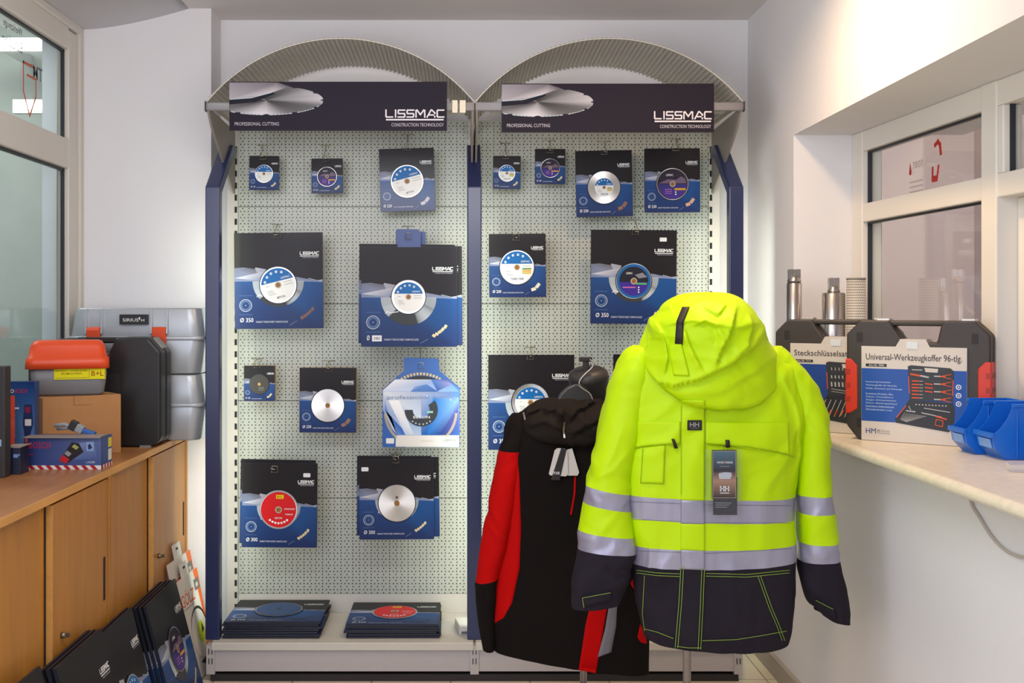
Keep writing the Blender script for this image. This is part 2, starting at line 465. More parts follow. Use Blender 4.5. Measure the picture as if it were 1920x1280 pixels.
# inner sash of the second bay
wprism(fr, 2.958, 2.90, ZC, zm0, 0.055, 0.11)
wprism(fr, 2.958, 2.93, zm1, zt, 0.0, 0.05)
fr.build('window_frame', w2, bevel=0.004)
gk = MB().use(MATS['rubber_gasket'])
wprism(gk, 3.815, 3.809, ZC+0.07, zm0, 0.018, 0.032); wprism(gk, 3.815, 3.809, zm1, zt, 0.018, 0.032)
wprism(gk, 3.81, 3.035, zt-0.006, zt, 0.018, 0.032); wprism(gk, 3.81, 3.035, zm0-0.006, zm0, 0.018, 0.032)
wprism(gk, 2.93, 2.925, zm1, zt, 0.018, 0.032)
gk.build('gasket', w2)
for Y0, Y1, z0, z1, d in ((3.815, 3.035, zm1, zt, 0.028), (3.815, 3.035, ZC+0.07, zm0, 0.028), (2.93, 2.0, zm1, zt, 0.028), (2.90, 2.0, ZC+0.05, zm0, 0.08)):
    g = MB().use(GLASS); wprism(g, Y0, Y1, z0, z1, d, d+0.004); g.build('pane', w2)
# stickers on the first upper pane
def yr(px): return (1.43+0.234)/((px-CX)/F+0.06)
th = math.atan2(1, -0.06)
def onpane(Yc, z, d=0.0275):
    # local x runs from far to near along the pane, -y faces the room
    dx = Vector((0.06, -1, 0)).normalized(); n = Vector((1, 0.06, 0)).normalized()
    M = Matrix((( dx.x, n.x, 0, XW(Yc)+d), (dx.y, n.y, 0, Yc), (0, 0, 1, z), (0, 0, 0, 1)))
    return M
m = MB(onpane(yr(1741), CH+0.46)).use(INKM)
rr = H('b5342f')
m.stroke([(-0.012, 0.052), (0.004, 0.060), (0.017, 0.048), (0.022, 0.022)], 0.014, 1, rr)
m.stroke([(-0.028, -0.020), (-0.030, -0.055), (0.0, -0.050), (0.008, -0.018)], 0.011, 1, rr)
m.inkrect(-0.030, 0.003, -0.064, -0.044, 2, rr)
tag(m.build('window_sticker'), 'red broken ring sticker on the upper right window pane', 'sticker')
m = MB(onpane(yr(1702), CH+0.455)).use(INKM)
m.ink([(-0.048, -0.010), (-0.040, 0.024), (-0.030, -0.010), (-0.034, -0.018), (-0.044, -0.018)], 1, rr)
m.text('neon', -0.020, 0.045, 0.0, 0.024, 1, H('b7a79f'))
for i in range(3): m.inkrect(-0.045, 0.045, -0.045-i*0.016, -0.040-i*0.016, 1, H('c3b4ad'))
tag(m.build('window_sticker'), 'small faint sticker with red drop left of the red ring sticker', 'sticker')

# neighbouring room seen through the right window
NR = mat('next_room_wall', 'dccbc6', 0.9)
struct(MB().use(NR).box(2.5, 2.6, 0.2, 5.3, 0, 2.9).box(XR+0.32, 2.6, 5.2, 5.3, 0, 2.9).build('wall_next_room'))
area('next_room_lamp', (2.05, 3.6, 2.75), (2.05, 4.3, 1.2), 0.4, 1.6, 38, (1.0, 0.93, 0.90))
struct(MB().use(NR).box(XR+0.62, 2.6, 0.2, 5.3, 2.85, 2.95).build('ceiling_next_room'))

# counter slab
def marble():
    m = mat('speckled_counter', 'dcd2c0', 0.35, var=0.07, vscale=45, coat=0.2)
    return m
n = 10
prof = [(1.09+0.016-0.016*math.sin(PI/2*k/n), ZC-0.016+0.016*math.cos(PI/2*k/n)) for k in range(n+1)]
prof += [(1.09+0.012-0.012*math.cos(PI/2*k/n), ZC-0.018-0.012*math.sin(PI/2*k/n)) for k in range(n+1)]
prof = [(x, z) for x, z in prof]
c = MB().use(marble())
pf = [(1.60, ZC)]+prof+[(1.60, ZC-0.03)]
# prism along y
c.prism(pf, 0.6, 3.898, axis='y')
cm = c.build('counter_top')
tag(cm, 'long beige speckled counter slab under the right window', 'counter')
# cable hanging from under the counter
pts = [P(1812, 934, 2.45)]
cb = MB().use(mat('grey_cable', 'b7aea6', 0.5))
keys = [(1811, 928), (1822, 945), (1838, 972), (1853, 997), (1868, 1016), (1885, 1031), (1902, 1040), (1925, 1043), (1990, 1020), (2040, 960)]
def xplane(px, py, X):
    Y = X*F/(px-CX); return P(px, py, Y)
pts = [xplane(a, b, 1.209) for a, b in keys]; pts[0].z = ZC-0.028; pts[-1].z = ZC-0.028
def smooth_path(pts, k=6):
    out = []
    for i in range(len(pts)-1):
        p0 = pts[max(0, i-1)]; p1 = pts[i]; p2 = pts[i+1]; p3 = pts[min(len(pts)-1, i+2)]
        for j in range(k):
            t = j/k
            out.append(0.5*((2*p1)+(p2-p0)*t+(2*p0-5*p1+4*p2-p3)*t*t+(3*p1-p0-3*p2+p3)*t**3))
    out.append(pts[-1]); return out
cb.tube(smooth_path(pts), 0.0035, 8)
tag(cb.build('cable'), 'thin grey cable sagging below the counter slab on the right wall', 'cable')

# ------------------------------------------------------------------ display rack
SHELF = mat('rack_grey_paint', 'b9b3b3', 0.45)
SHELFL = mat('rack_light_grey', 'cfcbc2', 0.45)
SLOT = mat('slot_dark', '1c2426', 0.8)
BLUE = mat('rack_blue_paint', '1c2754', 0.38, coat=0.5, coat_rough=0.25)
YP = 4.444
UX = (-0.951, 0.05, 1.051)
rk = empty('display_rack', (0.05, 4.25, 0), label='grey perforated metal display rack with blue posts and two arched canopies', cat='display rack')
ZSH = CH-1.268
def RB(): return MB(Matrix.Translation((-0.05, -4.25, 0)))
# uprights with slots
for i, ux in enumerate(UX):
    m = RB().use(SHELFL)
    m.box(ux-0.022, ux+0.022, YP-0.012, YP+0.045, 0, CH+0.80)
    m.use(SLOT)
    sx = {0: (0.010, 0.018), 1: (0, 0), 2: (-0.018, -0.010)}[i]
    if i != 1:
        z = 0.16
        while z < CH+0.66:
            m.box(ux+sx[0]-0.001, ux+sx[1]+0.001, YP-0.0135, YP-0.011, z, z+0.025)
            z += 0.05
    m.build('upright', rk)
# perforated panels: 0.4 m high, seams as in the photo
seams = [ZSH+0.078]+[CH-(y-CY)*YP/F for y in (933, 751, 569.5, 387.5)]+[CH+0.78]
for bx0, bx1 in ((UX[0]+0.022, UX[1]-0.022), (UX[1]+0.022, UX[2]-0.022)):
    for z0, z1 in zip(seams, seams[1:]):
        m = RB().use(PEG); m.box(bx0, bx1, YP, YP+0.012, z0+0.0012, z1-0.0012); m.build('perforated_panel', rk)
    m = RB().use(SHELFL); m.box(bx0, bx1, YP+0.001, YP+0.012, 0.02, ZSH+0.0775); m.build('plain_panel', rk)
# base shelf
YF = 4.04
for a, b in ((UX[0], UX[1]), (UX[1], UX[2])):
    m = RB().use(SHELFL)
    m.box(a+0.004, b-0.004, YF, YP, ZSH-0.03, ZSH)
    m.build('base_shelf', rk, bevel=0.003)
    m = RB().use(SHELF); m.box(a+0.012, b-0.012, YF+0.012, YF+0.02, 0.035, ZSH-0.03)
    m.use(mat('kick_black', '241f22', 0.6)); m.box(a, b, YF+0.004, YF+0.06, 0.0, 0.026)
    m.build('kick_panel', rk)
for ux in UX:
    m = RB().use(SHELF); m.box(ux-0.016, ux+0.016, YF+0.004, YP, 0.026, ZSH-0.012)
    m.use(SLOT)
    for z in (0.065, 0.102):
        for dx in (-0.006, 0.006): m.box(ux+dx-0.0015, ux+dx+0.0015, YF+0.002, YF+0.0045, z, z+0.022)
    m.build('base_bracket', rk)
# blue posts: front post with a slanted top back to the upright
for ux in UX:
    m = RB().use(BLUE)
    w2_ = 0.0275
    yf, yb = 2000/491, 2000/463
    zt1, zt2 = CH+227/491, CH+305/463
    prof = [(yf, ZSH+0.0), (yf, zt1), (yb, zt2), (yb+0.07, zt2), (yb+0.07, zt2-0.045), (yb+0.005, zt2-0.055), (yf+0.045, zt1-0.02), (yf+0.045, ZSH+0.0)]
    m.prism(prof, ux-w2_, ux+w2_, axis='x')
    m.build('post', rk, bevel=0.004)
# canopies: corrugated barrel vaults
CORR = corrugated_mat()
for bi, xc in enumerate((-0.45, 0.55)):
    m = RB().use(CORR)
    yfr, ybk = 2000/504, YP-0.01
    R = 0.64; zc = CH+1.0-R; half = 0.5; amax = math.asin(half/R)
    N = 66
    pts = []
    for k in range(N*6+1):
        a = -amax+2*amax*k/(N*6)
        ph = k % 6
        dr = (0, 0.0, 0.006, 0.006, 0.006, 0.0)[ph]
        pts.append(((R+dr)*math.sin(a)+xc, zc+(R+dr)*math.cos(a)))
    vs = []; fs = []
    for x, z in pts: vs += [(x, yfr, z), (x, ybk, z), (x*1.0, yfr, z+0.0012), (x, ybk, z+0.0012)]
    for k in range(len(pts)-1):
        b = 4*k; fs += [(b, b+1, b+5, b+4), (b+2, b+6, b+7, b+3), (b, b+4, b+6, b+2), (b+1, b+3, b+7, b+5)]
    m.add(vs, fs)
    m.use(mat('canopy_edge', 'c8c2b8', 0.4))
    for yy in (yfr,): m.tube([(R*1.003*math.sin(-amax+2*amax*k/60)+xc, yy, zc+R*1.003*math.cos(-amax+2*amax*k/60)) for k in range(61)], 0.0025, 6)
    m.build('canopy', rk)
    # curved end brackets
    for sgn in (-1, 1):
        xx = xc+sgn*0.492
        m = RB().use(mat('bracket_grey', '8d867f', 0.45))
        top = CH+0.745; pf = []
        for k in range(13):
            t = k/12
            y = yfr+(YP-0.02-yfr)*t; z = top-0.015-(0.30)*(t**0.62)*0.42-0.13*t
            pf.append((y, z))
        pf = pf+[(YP-0.02, top-0.015), (yfr, top)]
        m.prism(pf, xx-0.004, xx+0.004, axis='x'); m.build('canopy_bracket', rk)
    # front rail, end caps, lamp housing behind the sign
    m = RB().use(mat('rail_aluminium', 'b5b1b4', 0.35, metal=0.3))
    m.prism(rrect(yfr-0.012, yfr+0.012, CH+0.732, CH+0.764, 0.008), xc-0.497, xc+0.497, axis='x', smooth=True)
    m.use(mat('cap_dark', '35302f', 0.5))
    e = xc-0.502 if bi == 0 else xc+0.498
    m.box(e, e+0.004, yfr-0.014, yfr+0.014, CH+0.730, CH+0.766)
    m.build('rail', rk)
    m = RB().use(SHELFL); m.box(xc-0.44, xc+0.44, 3.99, 4.05, CH+0.735, CH+0.765); m.build('lamp_housing', rk)
# joint clips between the two rails
m = RB().use(mat('clip_cream', 'd9cfb6', 0.4))
yfr = 2000/504
for p0, p1 in ((848, 858), (862, 873)):
    a = (p0-CX)/506; b = (p1-CX)/506
    m.box(a, b, yfr-0.022, yfr-0.012, CH+0.722, CH+0.768)
m.build('rail_clip', rk)
rk.rotation_euler = (0, 0, 0)

# signs hooked on the rail
def sign(px0, px1, py0, py1, label):
    S = 508; Y = F/S
    x0, x1 = (px0-CX)/S, (px1-CX)/S; z1, z0 = CH+(CY-py0)/S, CH+(CY-py1)/S
    w_, h_ = x1-x0, z1-z0
    t = empty('sign_board', ((x0+x1)/2, Y, z0), label=label, cat='sign', group='header signs')
    m = MB().use(mat('sign_navy', '221c2b', 0.5)); m.box(-w_/2, w_/2, 0, 0.012, 0, h_); m.build('board', t, bevel=0.001)
    m = MB().use(INKM); m.y0 = 0
    bg = H('1e1826')
    m.inkrect(-w_/2+0.001, w_/2-0.001, 0.001, h_-0.001, 1, bg)
    U = lambda u: (u-0.5)*w_
    V = lambda v: (1-v)*h_
    # big saw blade picture: two overlapping ellipses of brushed steel, clipped at the left and top edges
    def fan(cx, cz, rx, rz, ly, rot, br, notch):
        n = 96; pts = []
        for k in range(n):
            a = 2*PI*k/n; q = 1.0
            if notch and k % 8 == 0: q = 0.94
            x = cx+rx*q*math.cos(a); z = cz+rz*q*math.sin(a)
            pts.append((max(-w_/2+0.0015, x), min(h_-0.0015, z)))
        def g(a):
            v = 0.5+0.5*math.cos(3*(a-rot)); v2 = 0.5+0.5*math.cos(5*a+1.3)
            c = br*(0.10+0.50*v**2*(0.5+0.5*v2)); return (c*1.0, c*0.96, c*1.02)
        for k in range(n):
            a = 2*PI*k/n; b = 2*PI*(k+1)/n; p, q = pts[k], pts[(k+1) % n]
            ctr = (max(-w_/2+0.0015, cx), min(h_-0.0015, cz))
            m.ink([ctr, p, q], ly, None, [tuple(0.3*x for x in g(a)), g(a), g(b)])
        rim = [(p[0], p[1]) for k, p in enumerate(pts) if p[1] < cz and p[0] > -w_/2+0.003]
        for k in range(n//2+2, n-3):
            if k % 8 in (0, 7): continue
            p, q = pts[k], pts[k+1]
            if p[0] > -w_/2+0.003 and q[0] > -w_/2+0.003: m.stroke([p, q], 0.003, ly+1, H('b9c4cb'))
    fan(U(0.17), V(0.38), w_*0.262, h_*0.30, 2, 0.3, 1.2, True)
    m.ink([(U(0.0)+0.001, V(0.33)), (U(0.08), V(0.30)), (U(0.20), V(0.22)), (U(0.21), V(0.25)), (U(0.12), V(0.42)), (U(0), V(0.47))], 5, H('1a1826'))
    m.ink([(U(0.0)+0.001, V(0.02)), (U(0.22), V(0.02)), (U(0.28), V(0.10)), (U(0.2), V(0.22)), (U(0.10), V(0.33)), (U(0), V(0.36))], 6,
          None, [H('8d8790'), H('6a646c'), H('4e4852'), H('c0b9bd'), H('8a8389'), H('a39da3')])
    m.stroke([(U(0.005), V(0.365)), (U(0.10), V(0.335)), (U(0.195), V(0.225))], 0.0025, 7, H('b9c4cb'))
    # lettering
    m.brand(U(0.72), U(0.985), V(0.74), V(0.57), 2, H('d6d0d6'), 0.17)
    m.inkrect(U(0.72), U(0.985), V(0.795), V(0.765), 2, H('d6d0d6'))
    m.text('CONSTRUCTION TECHNOLOGY', U(0.745), U(0.985), V(0.92), V(0.85), 2, H('b3adb5'))
    m.text('PROFESSIONAL CUTTING', U(0.025), U(0.228), V(0.90), V(0.83), 2, H('b3adb5'))
    m.build('printed_face', t)
    m = MB().use(SHELF)
    for x in (-0.3, 0.3): m.box(x-0.012, x+0.012, 0.012, 2000/504-Y-0.012, h_*0.42, h_*0.60)
    m.build('hook', t)
sign(430, 838, 153, 244.5, 'dark header sign with saw blade picture, left of the two')
sign(940.5, 1339, 156.5, 247.5, 'dark header sign with saw blade picture, right of the two')
# ------------------------------------------------------------------ blade packages
BLK = H('1b171b'); NAVY = H('1c3f78'); NAVY2 = H('1a2c5c'); SIL = H('8d97ad'); SIL2 = H('b4b9c6'); WHT = H('e4e6e8')
CARD = mat('package_card_dark', '1d2233', 0.45)
KRAFT = mat('package_card_kraft', 'a87c4e', 0.8)
STICK = mat('price_sticker_white', 'd8dcdf', 0.5)
BROWN = H('8d6432')

def label_disc(m, cx, cz, r, style, L):
    """printed blade label around (cx,cz)"""
    def arcseg(r_, tilt, off, col, ly):
        # part of the disc above a chord
        a = math.acos(max(-1, min(1, off))); s0 = PI/2-a+tilt; s1 = PI/2+a+tilt
        m.ink([(cx+r_*math.cos(s0+(s1-s0)*k/30), cz+r_*math.sin(s0+(s1-s0)*k/30)) for k in range(31)], ly, col)
    if style in ('white', 'whitered', 'turbo', 'smallwhite'):
        tilt = 0.24 if style == 'white' else 0.0
        m.inkdisc(cx, cz, r, L, H('e6e6e4'))
        arcseg(r*0.985, tilt, 0.22, H('1663a8'), L+1)
        for k in range(5):
            a = PI*0.86-k*PI*0.13+tilt
            x, z = cx+r*0.78*math.cos(a), cz+r*0.78*math.sin(a)
            m.inkdisc(x, z, r*0.075, L+2, WHT, 10)
            m.inkdisc(x+r*0.02, z, r*0.03, L+3, H('1663a8'), 8)
        ct, s_ = math.cos(tilt), math.sin(tilt)
        def rot(u, v): return (cx+r*(u*ct-v*s_), cz+r*(u*s_+v*ct))
        bx, bz = rot(0.52, 0.36)
        m.text('LISSMAC', bx-r*0.27, bx+r*0.27, bz-r*0.06, bz+r*0.06, L+3, WHT, rot=tilt)
        if r > 0.03:
            for k, (u, v, w_) in enumerate(((0.6, 0.08, 0.24), (0.62, -0.08, 0.26), (-0.55, -0.25, 0.16), (-0.52, -0.36, 0.16), (-0.45, -0.47, 0.2), (-0.62, 0.04, 0.08))):
                x, z = rot(u, v)
                m.stroke([(x-r*w_, z-r*w_*s_), (x+r*w_, z+r*w_*s_)], r*0.025, L+2, H('8d8f93'))
            if style == 'white' and r > 0.045:
                x, z = rot(0.0, -0.72); m.text('BETON', x-r*0.24, x+r*0.24, z-r*0.06, z+r*0.06, L+2, H('26324a'), rot=tilt)
        if style == 'turbo':
            m.text('TURBO FINE', cx-r*0.4, cx+r*0.4, cz-r*0.78, cz-r*0.64, L+2, H('26406a'))
            for k, c in enumerate(('7fae62', 'd7a53a', 'c9b456')):
                m.inkrect(cx+r*0.32, cx+r*0.88, cz-r*(0.10+0.13*k)-r*0.05, cz-r*(0.10+0.13*k)+r*0.05, L+2, H(c))
    elif style == 'purple':
        m.inkdisc(cx, cz, r, L, H('2a2233'))
        a = math.acos(-0.02)
        m.ink([(cx+r*0.96*math.cos(PI+(PI)*k/30), cz+r*0.96*math.sin(PI+PI*k/30)) for k in range(31)], L+1, None,
              [tuple(p*(1-abs(k-15)/22)+q*(abs(k-15)/22) for p, q in zip(H('4a2f8e'), H('28305e'))) for k in range(31)])
        m.ink([(cx-r*0.9, cz+r*0.05), (cx-r*0.3, cz+r*0.32), (cx+r*0.25, cz+r*0.28), (cx+r*0.55, cz+r*0.5), (cx+r*0.82, cz+r*0.35), (cx+r*0.9, cz+r*0.05)], L+1, H('6d5a72'))
        m.text('LISSMAC', cx-r*0.42, cx+r*0.05, cz+r*0.52, cz+r*0.66, L+2, WHT)
        m.inkrect(cx+r*0.12, cx+r*0.85, cz-r*0.40, cz-r*0.27, L+2, H('d29a2c'))
        for k in range(3): m.inkrect(cx-r*0.5, cx-r*0.05, cz-r*(0.36+0.13*k), cz-r*(0.32+0.13*k), L+2, H('b06ab8'))
        for k in range(2): m.inkdisc(cx+r*0.2, cz-r*(0.52+0.15*k), r*0.05, L+2, WHT, 10)
    elif style == 'purplegreen':
        m.inkdisc(cx, cz, r, L, H('1d5f9e'))
        m.inkdisc(cx, cz, r*0.84, L+1, H('211f2c'))
        m.ink([(cx+r*0.84*math.cos(PI*1.02+(PI*0.96)*k/30), cz+r*0.84*math.sin(PI*1.02+PI*0.96*k/30)) for k in range(31)], L+2, H('3d2a8c'))
        m.ink([(cx+r*0.05, cz+r*0.36), (cx+r*0.5, cz+r*0.5), (cx+r*0.78, cz+r*0.24), (cx+r*0.3, cz+r*0.16)], L+2, H('7d7f8c'))
        m.text('LISSMAC', cx-r*0.45, cx-r*0.08, cz+r*0.40, cz+r*0.52, L+3, WHT)
        m.inkrect(cx+r*0.15, cx+r*0.75, cz-r*0.20, cz-r*0.10, L+3, H('4fae5a'))
        m.inkrect(cx-r*0.65, cx+r*0.1, cz-r*0.40, cz-r*0.33, L+3, H('c06aa8'))
        for k in range(3): m.inkdisc(cx+r*0.28, cz-r*(0.36+0.14*k), r*0.045, L+3, WHT, 10)
    elif style == 'red':
        m.inkdisc(cx, cz, r, L, H('cc1c22'))
        m.inkrect(cx-r*0.14, cx+r*0.28, cz+r*0.62, cz+r*0.84, L+1, H('e6c313'))
        m.text('B+L', cx-r*0.08, cx+r*0.22, cz+r*0.66, cz+r*0.80, L+2, H('7c1c1c'))
        m.text('STANDARD', cx+r*0.32, cx+r*0.92, cz+r*0.0, cz+r*0.09, L+1, WHT)
        m.text('PREMIUM', cx+r*0.38, cx+r*0.80, cz-r*0.30, cz-r*0.22, L+1, WHT)
        m.text('BETON', cx-r*0.2, cx+r*0.2, cz-r*0.52, cz-r*0.42, L+1, WHT)
        for k in range(7):
            a = -PI/2+(k-3)*0.23
            m.inkdisc(cx+r*0.76*math.cos(a), cz+r*0.76*math.sin(a), r*0.065, L+1, WHT, 10)
    elif style == 'dark':
        m.inkdisc(cx, cz, r, L, H('45433f'))
        for k in range(3): m.inkrect(cx-r*0.1, cx+r*0.5, cz-r*(0.35+0.15*k), cz-r*(0.31+0.15*k), L+1, H('8f8d86'))
    # centre hole
    m.inkdisc(cx, cz, r*(0.19 if style != 'dark' else 0.16), L+4, H('b8b0a6'), 20)
    m.inkdisc(cx, cz, r*(0.14 if style != 'dark' else 0.14), L+5, BROWN if style != 'dark' else H('d59a4a'), 20)

def package_art(m, w, h, style, dia, dr, lr=None, detail=True, du=0.5, dv=0.5, seg='d0c39a', back_arc=True):
    U = lambda u: (u-0.5)*w
    V = lambda v: (1-v)*h
    e = 0.0008
    m.inkrect(-w/2+e, w/2-e, e, h-e, 1, BLK)
    # blue lower half with gentle print gradient
    m.ink([(-w/2+e, e), (w/2-e, e), (w/2-e, V(0.505)), (0, V(0.505)), (-w/2+e, V(0.505))], 2, None, [NAVY2, NAVY2, H('1c4580'), H('1b5a9c'), H('22467e')])
    # silver band with saw tooth edge
    m.ink([(-w/2+e, V(0.505)), (U(0.30), V(0.505)), (U(0.36), V(0.38)), (U(0.24), V(0.36)), (U(0.23), V(0.375)), (U(0.1), V(0.36)), (-w/2+e, V(0.365))], 3, None,
          [H('7180a4'), H('8f96ae'), H('9498a6'), H('a2a3ab'), H('60606c'), H('8d90a0'), H('6a7088')])
    m.ink([(-w/2+e, V(0.47)), (U(0.36), V(0.40)), (U(0.3), V(0.5))], 4, None, [H('c6c8d2'), H('a3a6b4'), H('7f89a6')])
    m.ink([(U(0.66), V(0.505)), (w/2-e, V(0.52)), (w/2-e, V(0.49)), (U(0.94), V(0.50)), (U(0.84), V(0.475)), (U(0.83), V(0.485)), (U(0.66), V(0.455))], 4, None,
          [H('8790ac'), H('6f80aa'), H('8d93a8'), H('b4b6c2'), H('9fa3b2'), H('5a5a66'), H('7f8294')])
    if back_arc:
        R = w*0.29
        def cf(a):
            d = math.degrees(a) % 360
            if d < 200: t = 0.75
            elif d < 225: t = 0.85
            elif d < 290: t = 0.08
            elif d < 335: t = 0.35+0.5*math.sin((d-290)/45*PI)
            else: t = 0.6
            return tuple(t*x for x in (0.50, 0.56, 0.62))
        m.inkring(U(du), V(0.505), R*0.3, R, 5, None, 48, PI, 2*PI, colf=cf)
        m.stroke([(U(0.255), V(0.665)), (U(0.27), V(0.645)), (U(0.31), V(0.66)), (U(0.40), V(0.645))], h*0.008, 6, WHT)
    # brand
    m.brand(U(0.745), U(0.955), V(0.235), V(0.20), 3, WHT, 0.20)
    m.inkrect(U(0.745), U(0.955), V(0.25), V(0.243), 3, WHT)
    if detail: m.text('CONSTRUCTION TECHNOLOGY', U(0.77), U(0.955), V(0.268), V(0.257), 3, SIL2)
    # ring icon
    m.inkring(U(0.125), V(0.755), w*0.063, w*0.071, 3, SIL2, 32)
    m.inkring(U(0.125), V(0.755), w*0.040, w*0.056, 3, H('54709c'), 32)
    m.inkdisc(U(0.125), V(0.755), w*0.006, 3, SIL2, 8)
    if w > 0.2:
        m.inkrect(U(0.05), U(0.2), V(0.656), V(0.653), 3, H('5f7fae')); m.inkrect(U(0.05), U(0.2), V(0.853), V(0.850), 3, H('5f7fae'))
    if dia.strip(): m.text('\u00d8 '+dia, U(0.06), U(0.21), V(0.93), V(0.885), 3, WHT)
    else: m.text('\u00d8', U(0.06), U(0.09), V(0.935), V(0.885), 3, WHT)
    if detail:
        m.text('DIAMANT-TRENNSCHEIBE / DIAMOND BLADE', U(0.24), U(0.60), V(0.937), V(0.918), 3, H('c3c9d6'))
    else: m.inkrect(U(0.25), U(0.58), V(0.935), V(0.922), 3, H('aab4c8'))
    m.stroke([(U(0.62), V(0.965)), (U(0.70), V(0.92))], h*0.003, 3, H('8d9cc0'))
    # picture of a diamond segment
    c = H(seg)
    for k in range(5 if w > 0.25 else 2):
        n_ = 5 if w > 0.25 else 2
        t0 = k/n_; t1 = (k+0.86)/n_
        a = (U(0.745)+t0*w*0.15, V(0.895)+t0*h*0.115+h*0.012*math.sin(t0*PI)*-1)
        b = (U(0.745)+t1*w*0.15, V(0.895)+t1*h*0.115+h*0.012*math.sin(t1*PI)*-1)
        wd = h*(0.028 if w > 0.25 else 0.05)
        m.stroke([(a[0]+wd*0.4, a[1]+wd*0.3), (b[0]-wd*0.3, b[1]-wd*0.3)], wd, 3, c)

def blade_obj(root, w, h, dr, du, dv, style, lr, y):
    cx, cz = (du-0.5)*w, (1-dv)*h; r = dr*w
    m = MB().use(STEEL_BLADE if style not in ('dark',) else mat('dark_blade', '4a4844', 0.4, metal=0.6))
    m.T = Matrix.Translation((cx, 0, cz))
    m.lathe([(r, y), (r, y-0.0012), (0.0001, y-0.0012)], (0, 0, 0), 48, axis='y', smooth=False)
    b = m.build('blade', root)
    # brushed look needs its own centre: move origin to blade centre
    for v in b.data.vertices: v.co -= Vector((cx, 0, cz))
    b.location = (cx, 0, cz)
    m = MB().use(INK); m.y0 = y-0.0013
    if style == 'steel':
        m.inkdisc(0, 0, r*0.15, 1, BROWN, 24); m.inkdisc(0, r*0.32, r*0.07, 1, H('4a4440'), 16)
        if lr is None: lr = 0
    elif style == 'steelplain':
        m.inkdisc(0, 0, r*0.15, 1, BROWN, 24)
    elif style == 'bluesteel':
        m.inkdisc(0, 0, r*0.97, 1, H('2c4a7c'), 40); m.inkdisc(0, 0, r*0.10, 2, H('20242c')); m.inkdisc(0, r*0.35, r*0.05, 2, H('20242c'), 12)
    else:
        label_disc(m, 0, 0, lr*w if lr else r*0.97, style, 1)
        if style == 'turbosteel': pass
    lb = m.build('blade_label', b)
    return b

def make_package(name, w, h, t, style, dia, dr, label, cat='saw blade package', lr=None, du=0.5, dv=0.5, group=None, sticker=None,
                 kraft=False, seg='d0c39a', detail=True, header=None, numsticker=False, arc=True, film=False):
    root = empty(name, label=label, cat=cat, group=group)
    m = MB().use(KRAFT if kraft else CARD); m.prism(rrect(-w/2, w/2, 0, h, 0.002, 2), -t, 0, axis='y')
    m.use(INKG if film else INK); m.y0 = -t
    package_art(m, w, h, style, dia, dr, detail=detail, du=du, seg=seg, back_arc=arc)
    # rim of the round cut-out
    m.inkring((du-0.5)*w, (1-dv)*h, dr*w*0.98, dr*w*1.05, 7, H('2a2d36') if style != 'red' else H('9aa0ab'), 48)
    if numsticker:
        m.inkrect((0.115-0.5)*w, (0.215-0.5)*w, (1-0.945)*h, (1-0.885)*h, 5, WHT)
        m.text('380', (0.13-0.5)*w, (0.20-0.5)*w, (1-0.93)*h, (1-0.90)*h, 6, H('4a4f58'))
    m.build('sleeve', root)
    if header:
        m = MB().use(mat('header_blue_card', '27407e', 0.4)); hw, hh = header
        m.prism(rrect(-hw/2, hw/2, h-0.02, h+hh, 0.008), -t*0.5, -t*0.5+0.002, axis='y'); m.build('hanging_tab', root)
    blade_obj(root, w, h, dr, du, dv, style, lr, -t-0.003)
    if sticker:
        u, v = sticker; m = MB().use(STICK)
        m.prism(rrect((u-0.5)*w-0.014 if w > 0.2 else (u-0.5)*w-0.01, (u-0.5)*w+0.014, (1-v)*h-0.008, (1-v)*h+0.008, 0.003), -t-0.0022, -t-0.0006, axis='y')
        m.build('price_sticker', root)
    return root

HOOKM = mat('hook_zinc', 'b9b29c', 0.35, metal=0.7)
def hook(px, py_top, py_pack, Yf, label):
    """wire hook: back bar on the panel, prong forward, price loop in front of the package"""
    a = P(px, py_top, YP-0.004); x = a.x
    b = P(px, py_pack, Yf-0.016)
    t = empty('display_hook', (x, YP, a.z), label=label, cat='hook', group='wire hooks on the perforated panels')
    m = MB().use(HOOKM); o = Vector((x, YP, a.z))
    m.tube([(-0.022, -0.003, 0), (0.022, -0.003, 0)], 0.0022, 6)
    m.build('back_bar', t)
    m = MB().use(HOOKM)
    bb = b-o
    m.tube([(0, -0.003, 0), (0, bb.y*0.35, bb.z*0.75+0.004), (0, bb.y*0.8, bb.z+0.002), (bb.x, bb.y, bb.z)], 0.0016, 6)
    m.build('prong', t)
    m = MB().use(HOOKM)
    hw = 0.0125
    m.tube([(bb.x-hw, bb.y, bb.z-0.011), (bb.x+hw, bb.y, bb.z-0.011), (bb.x+hw*0.85, bb.y, bb.z+0.014), (bb.x-hw*0.85, bb.y, bb.z+0.014)], 0.0017, 6, closed=True)
    m.build('price_loop', t)

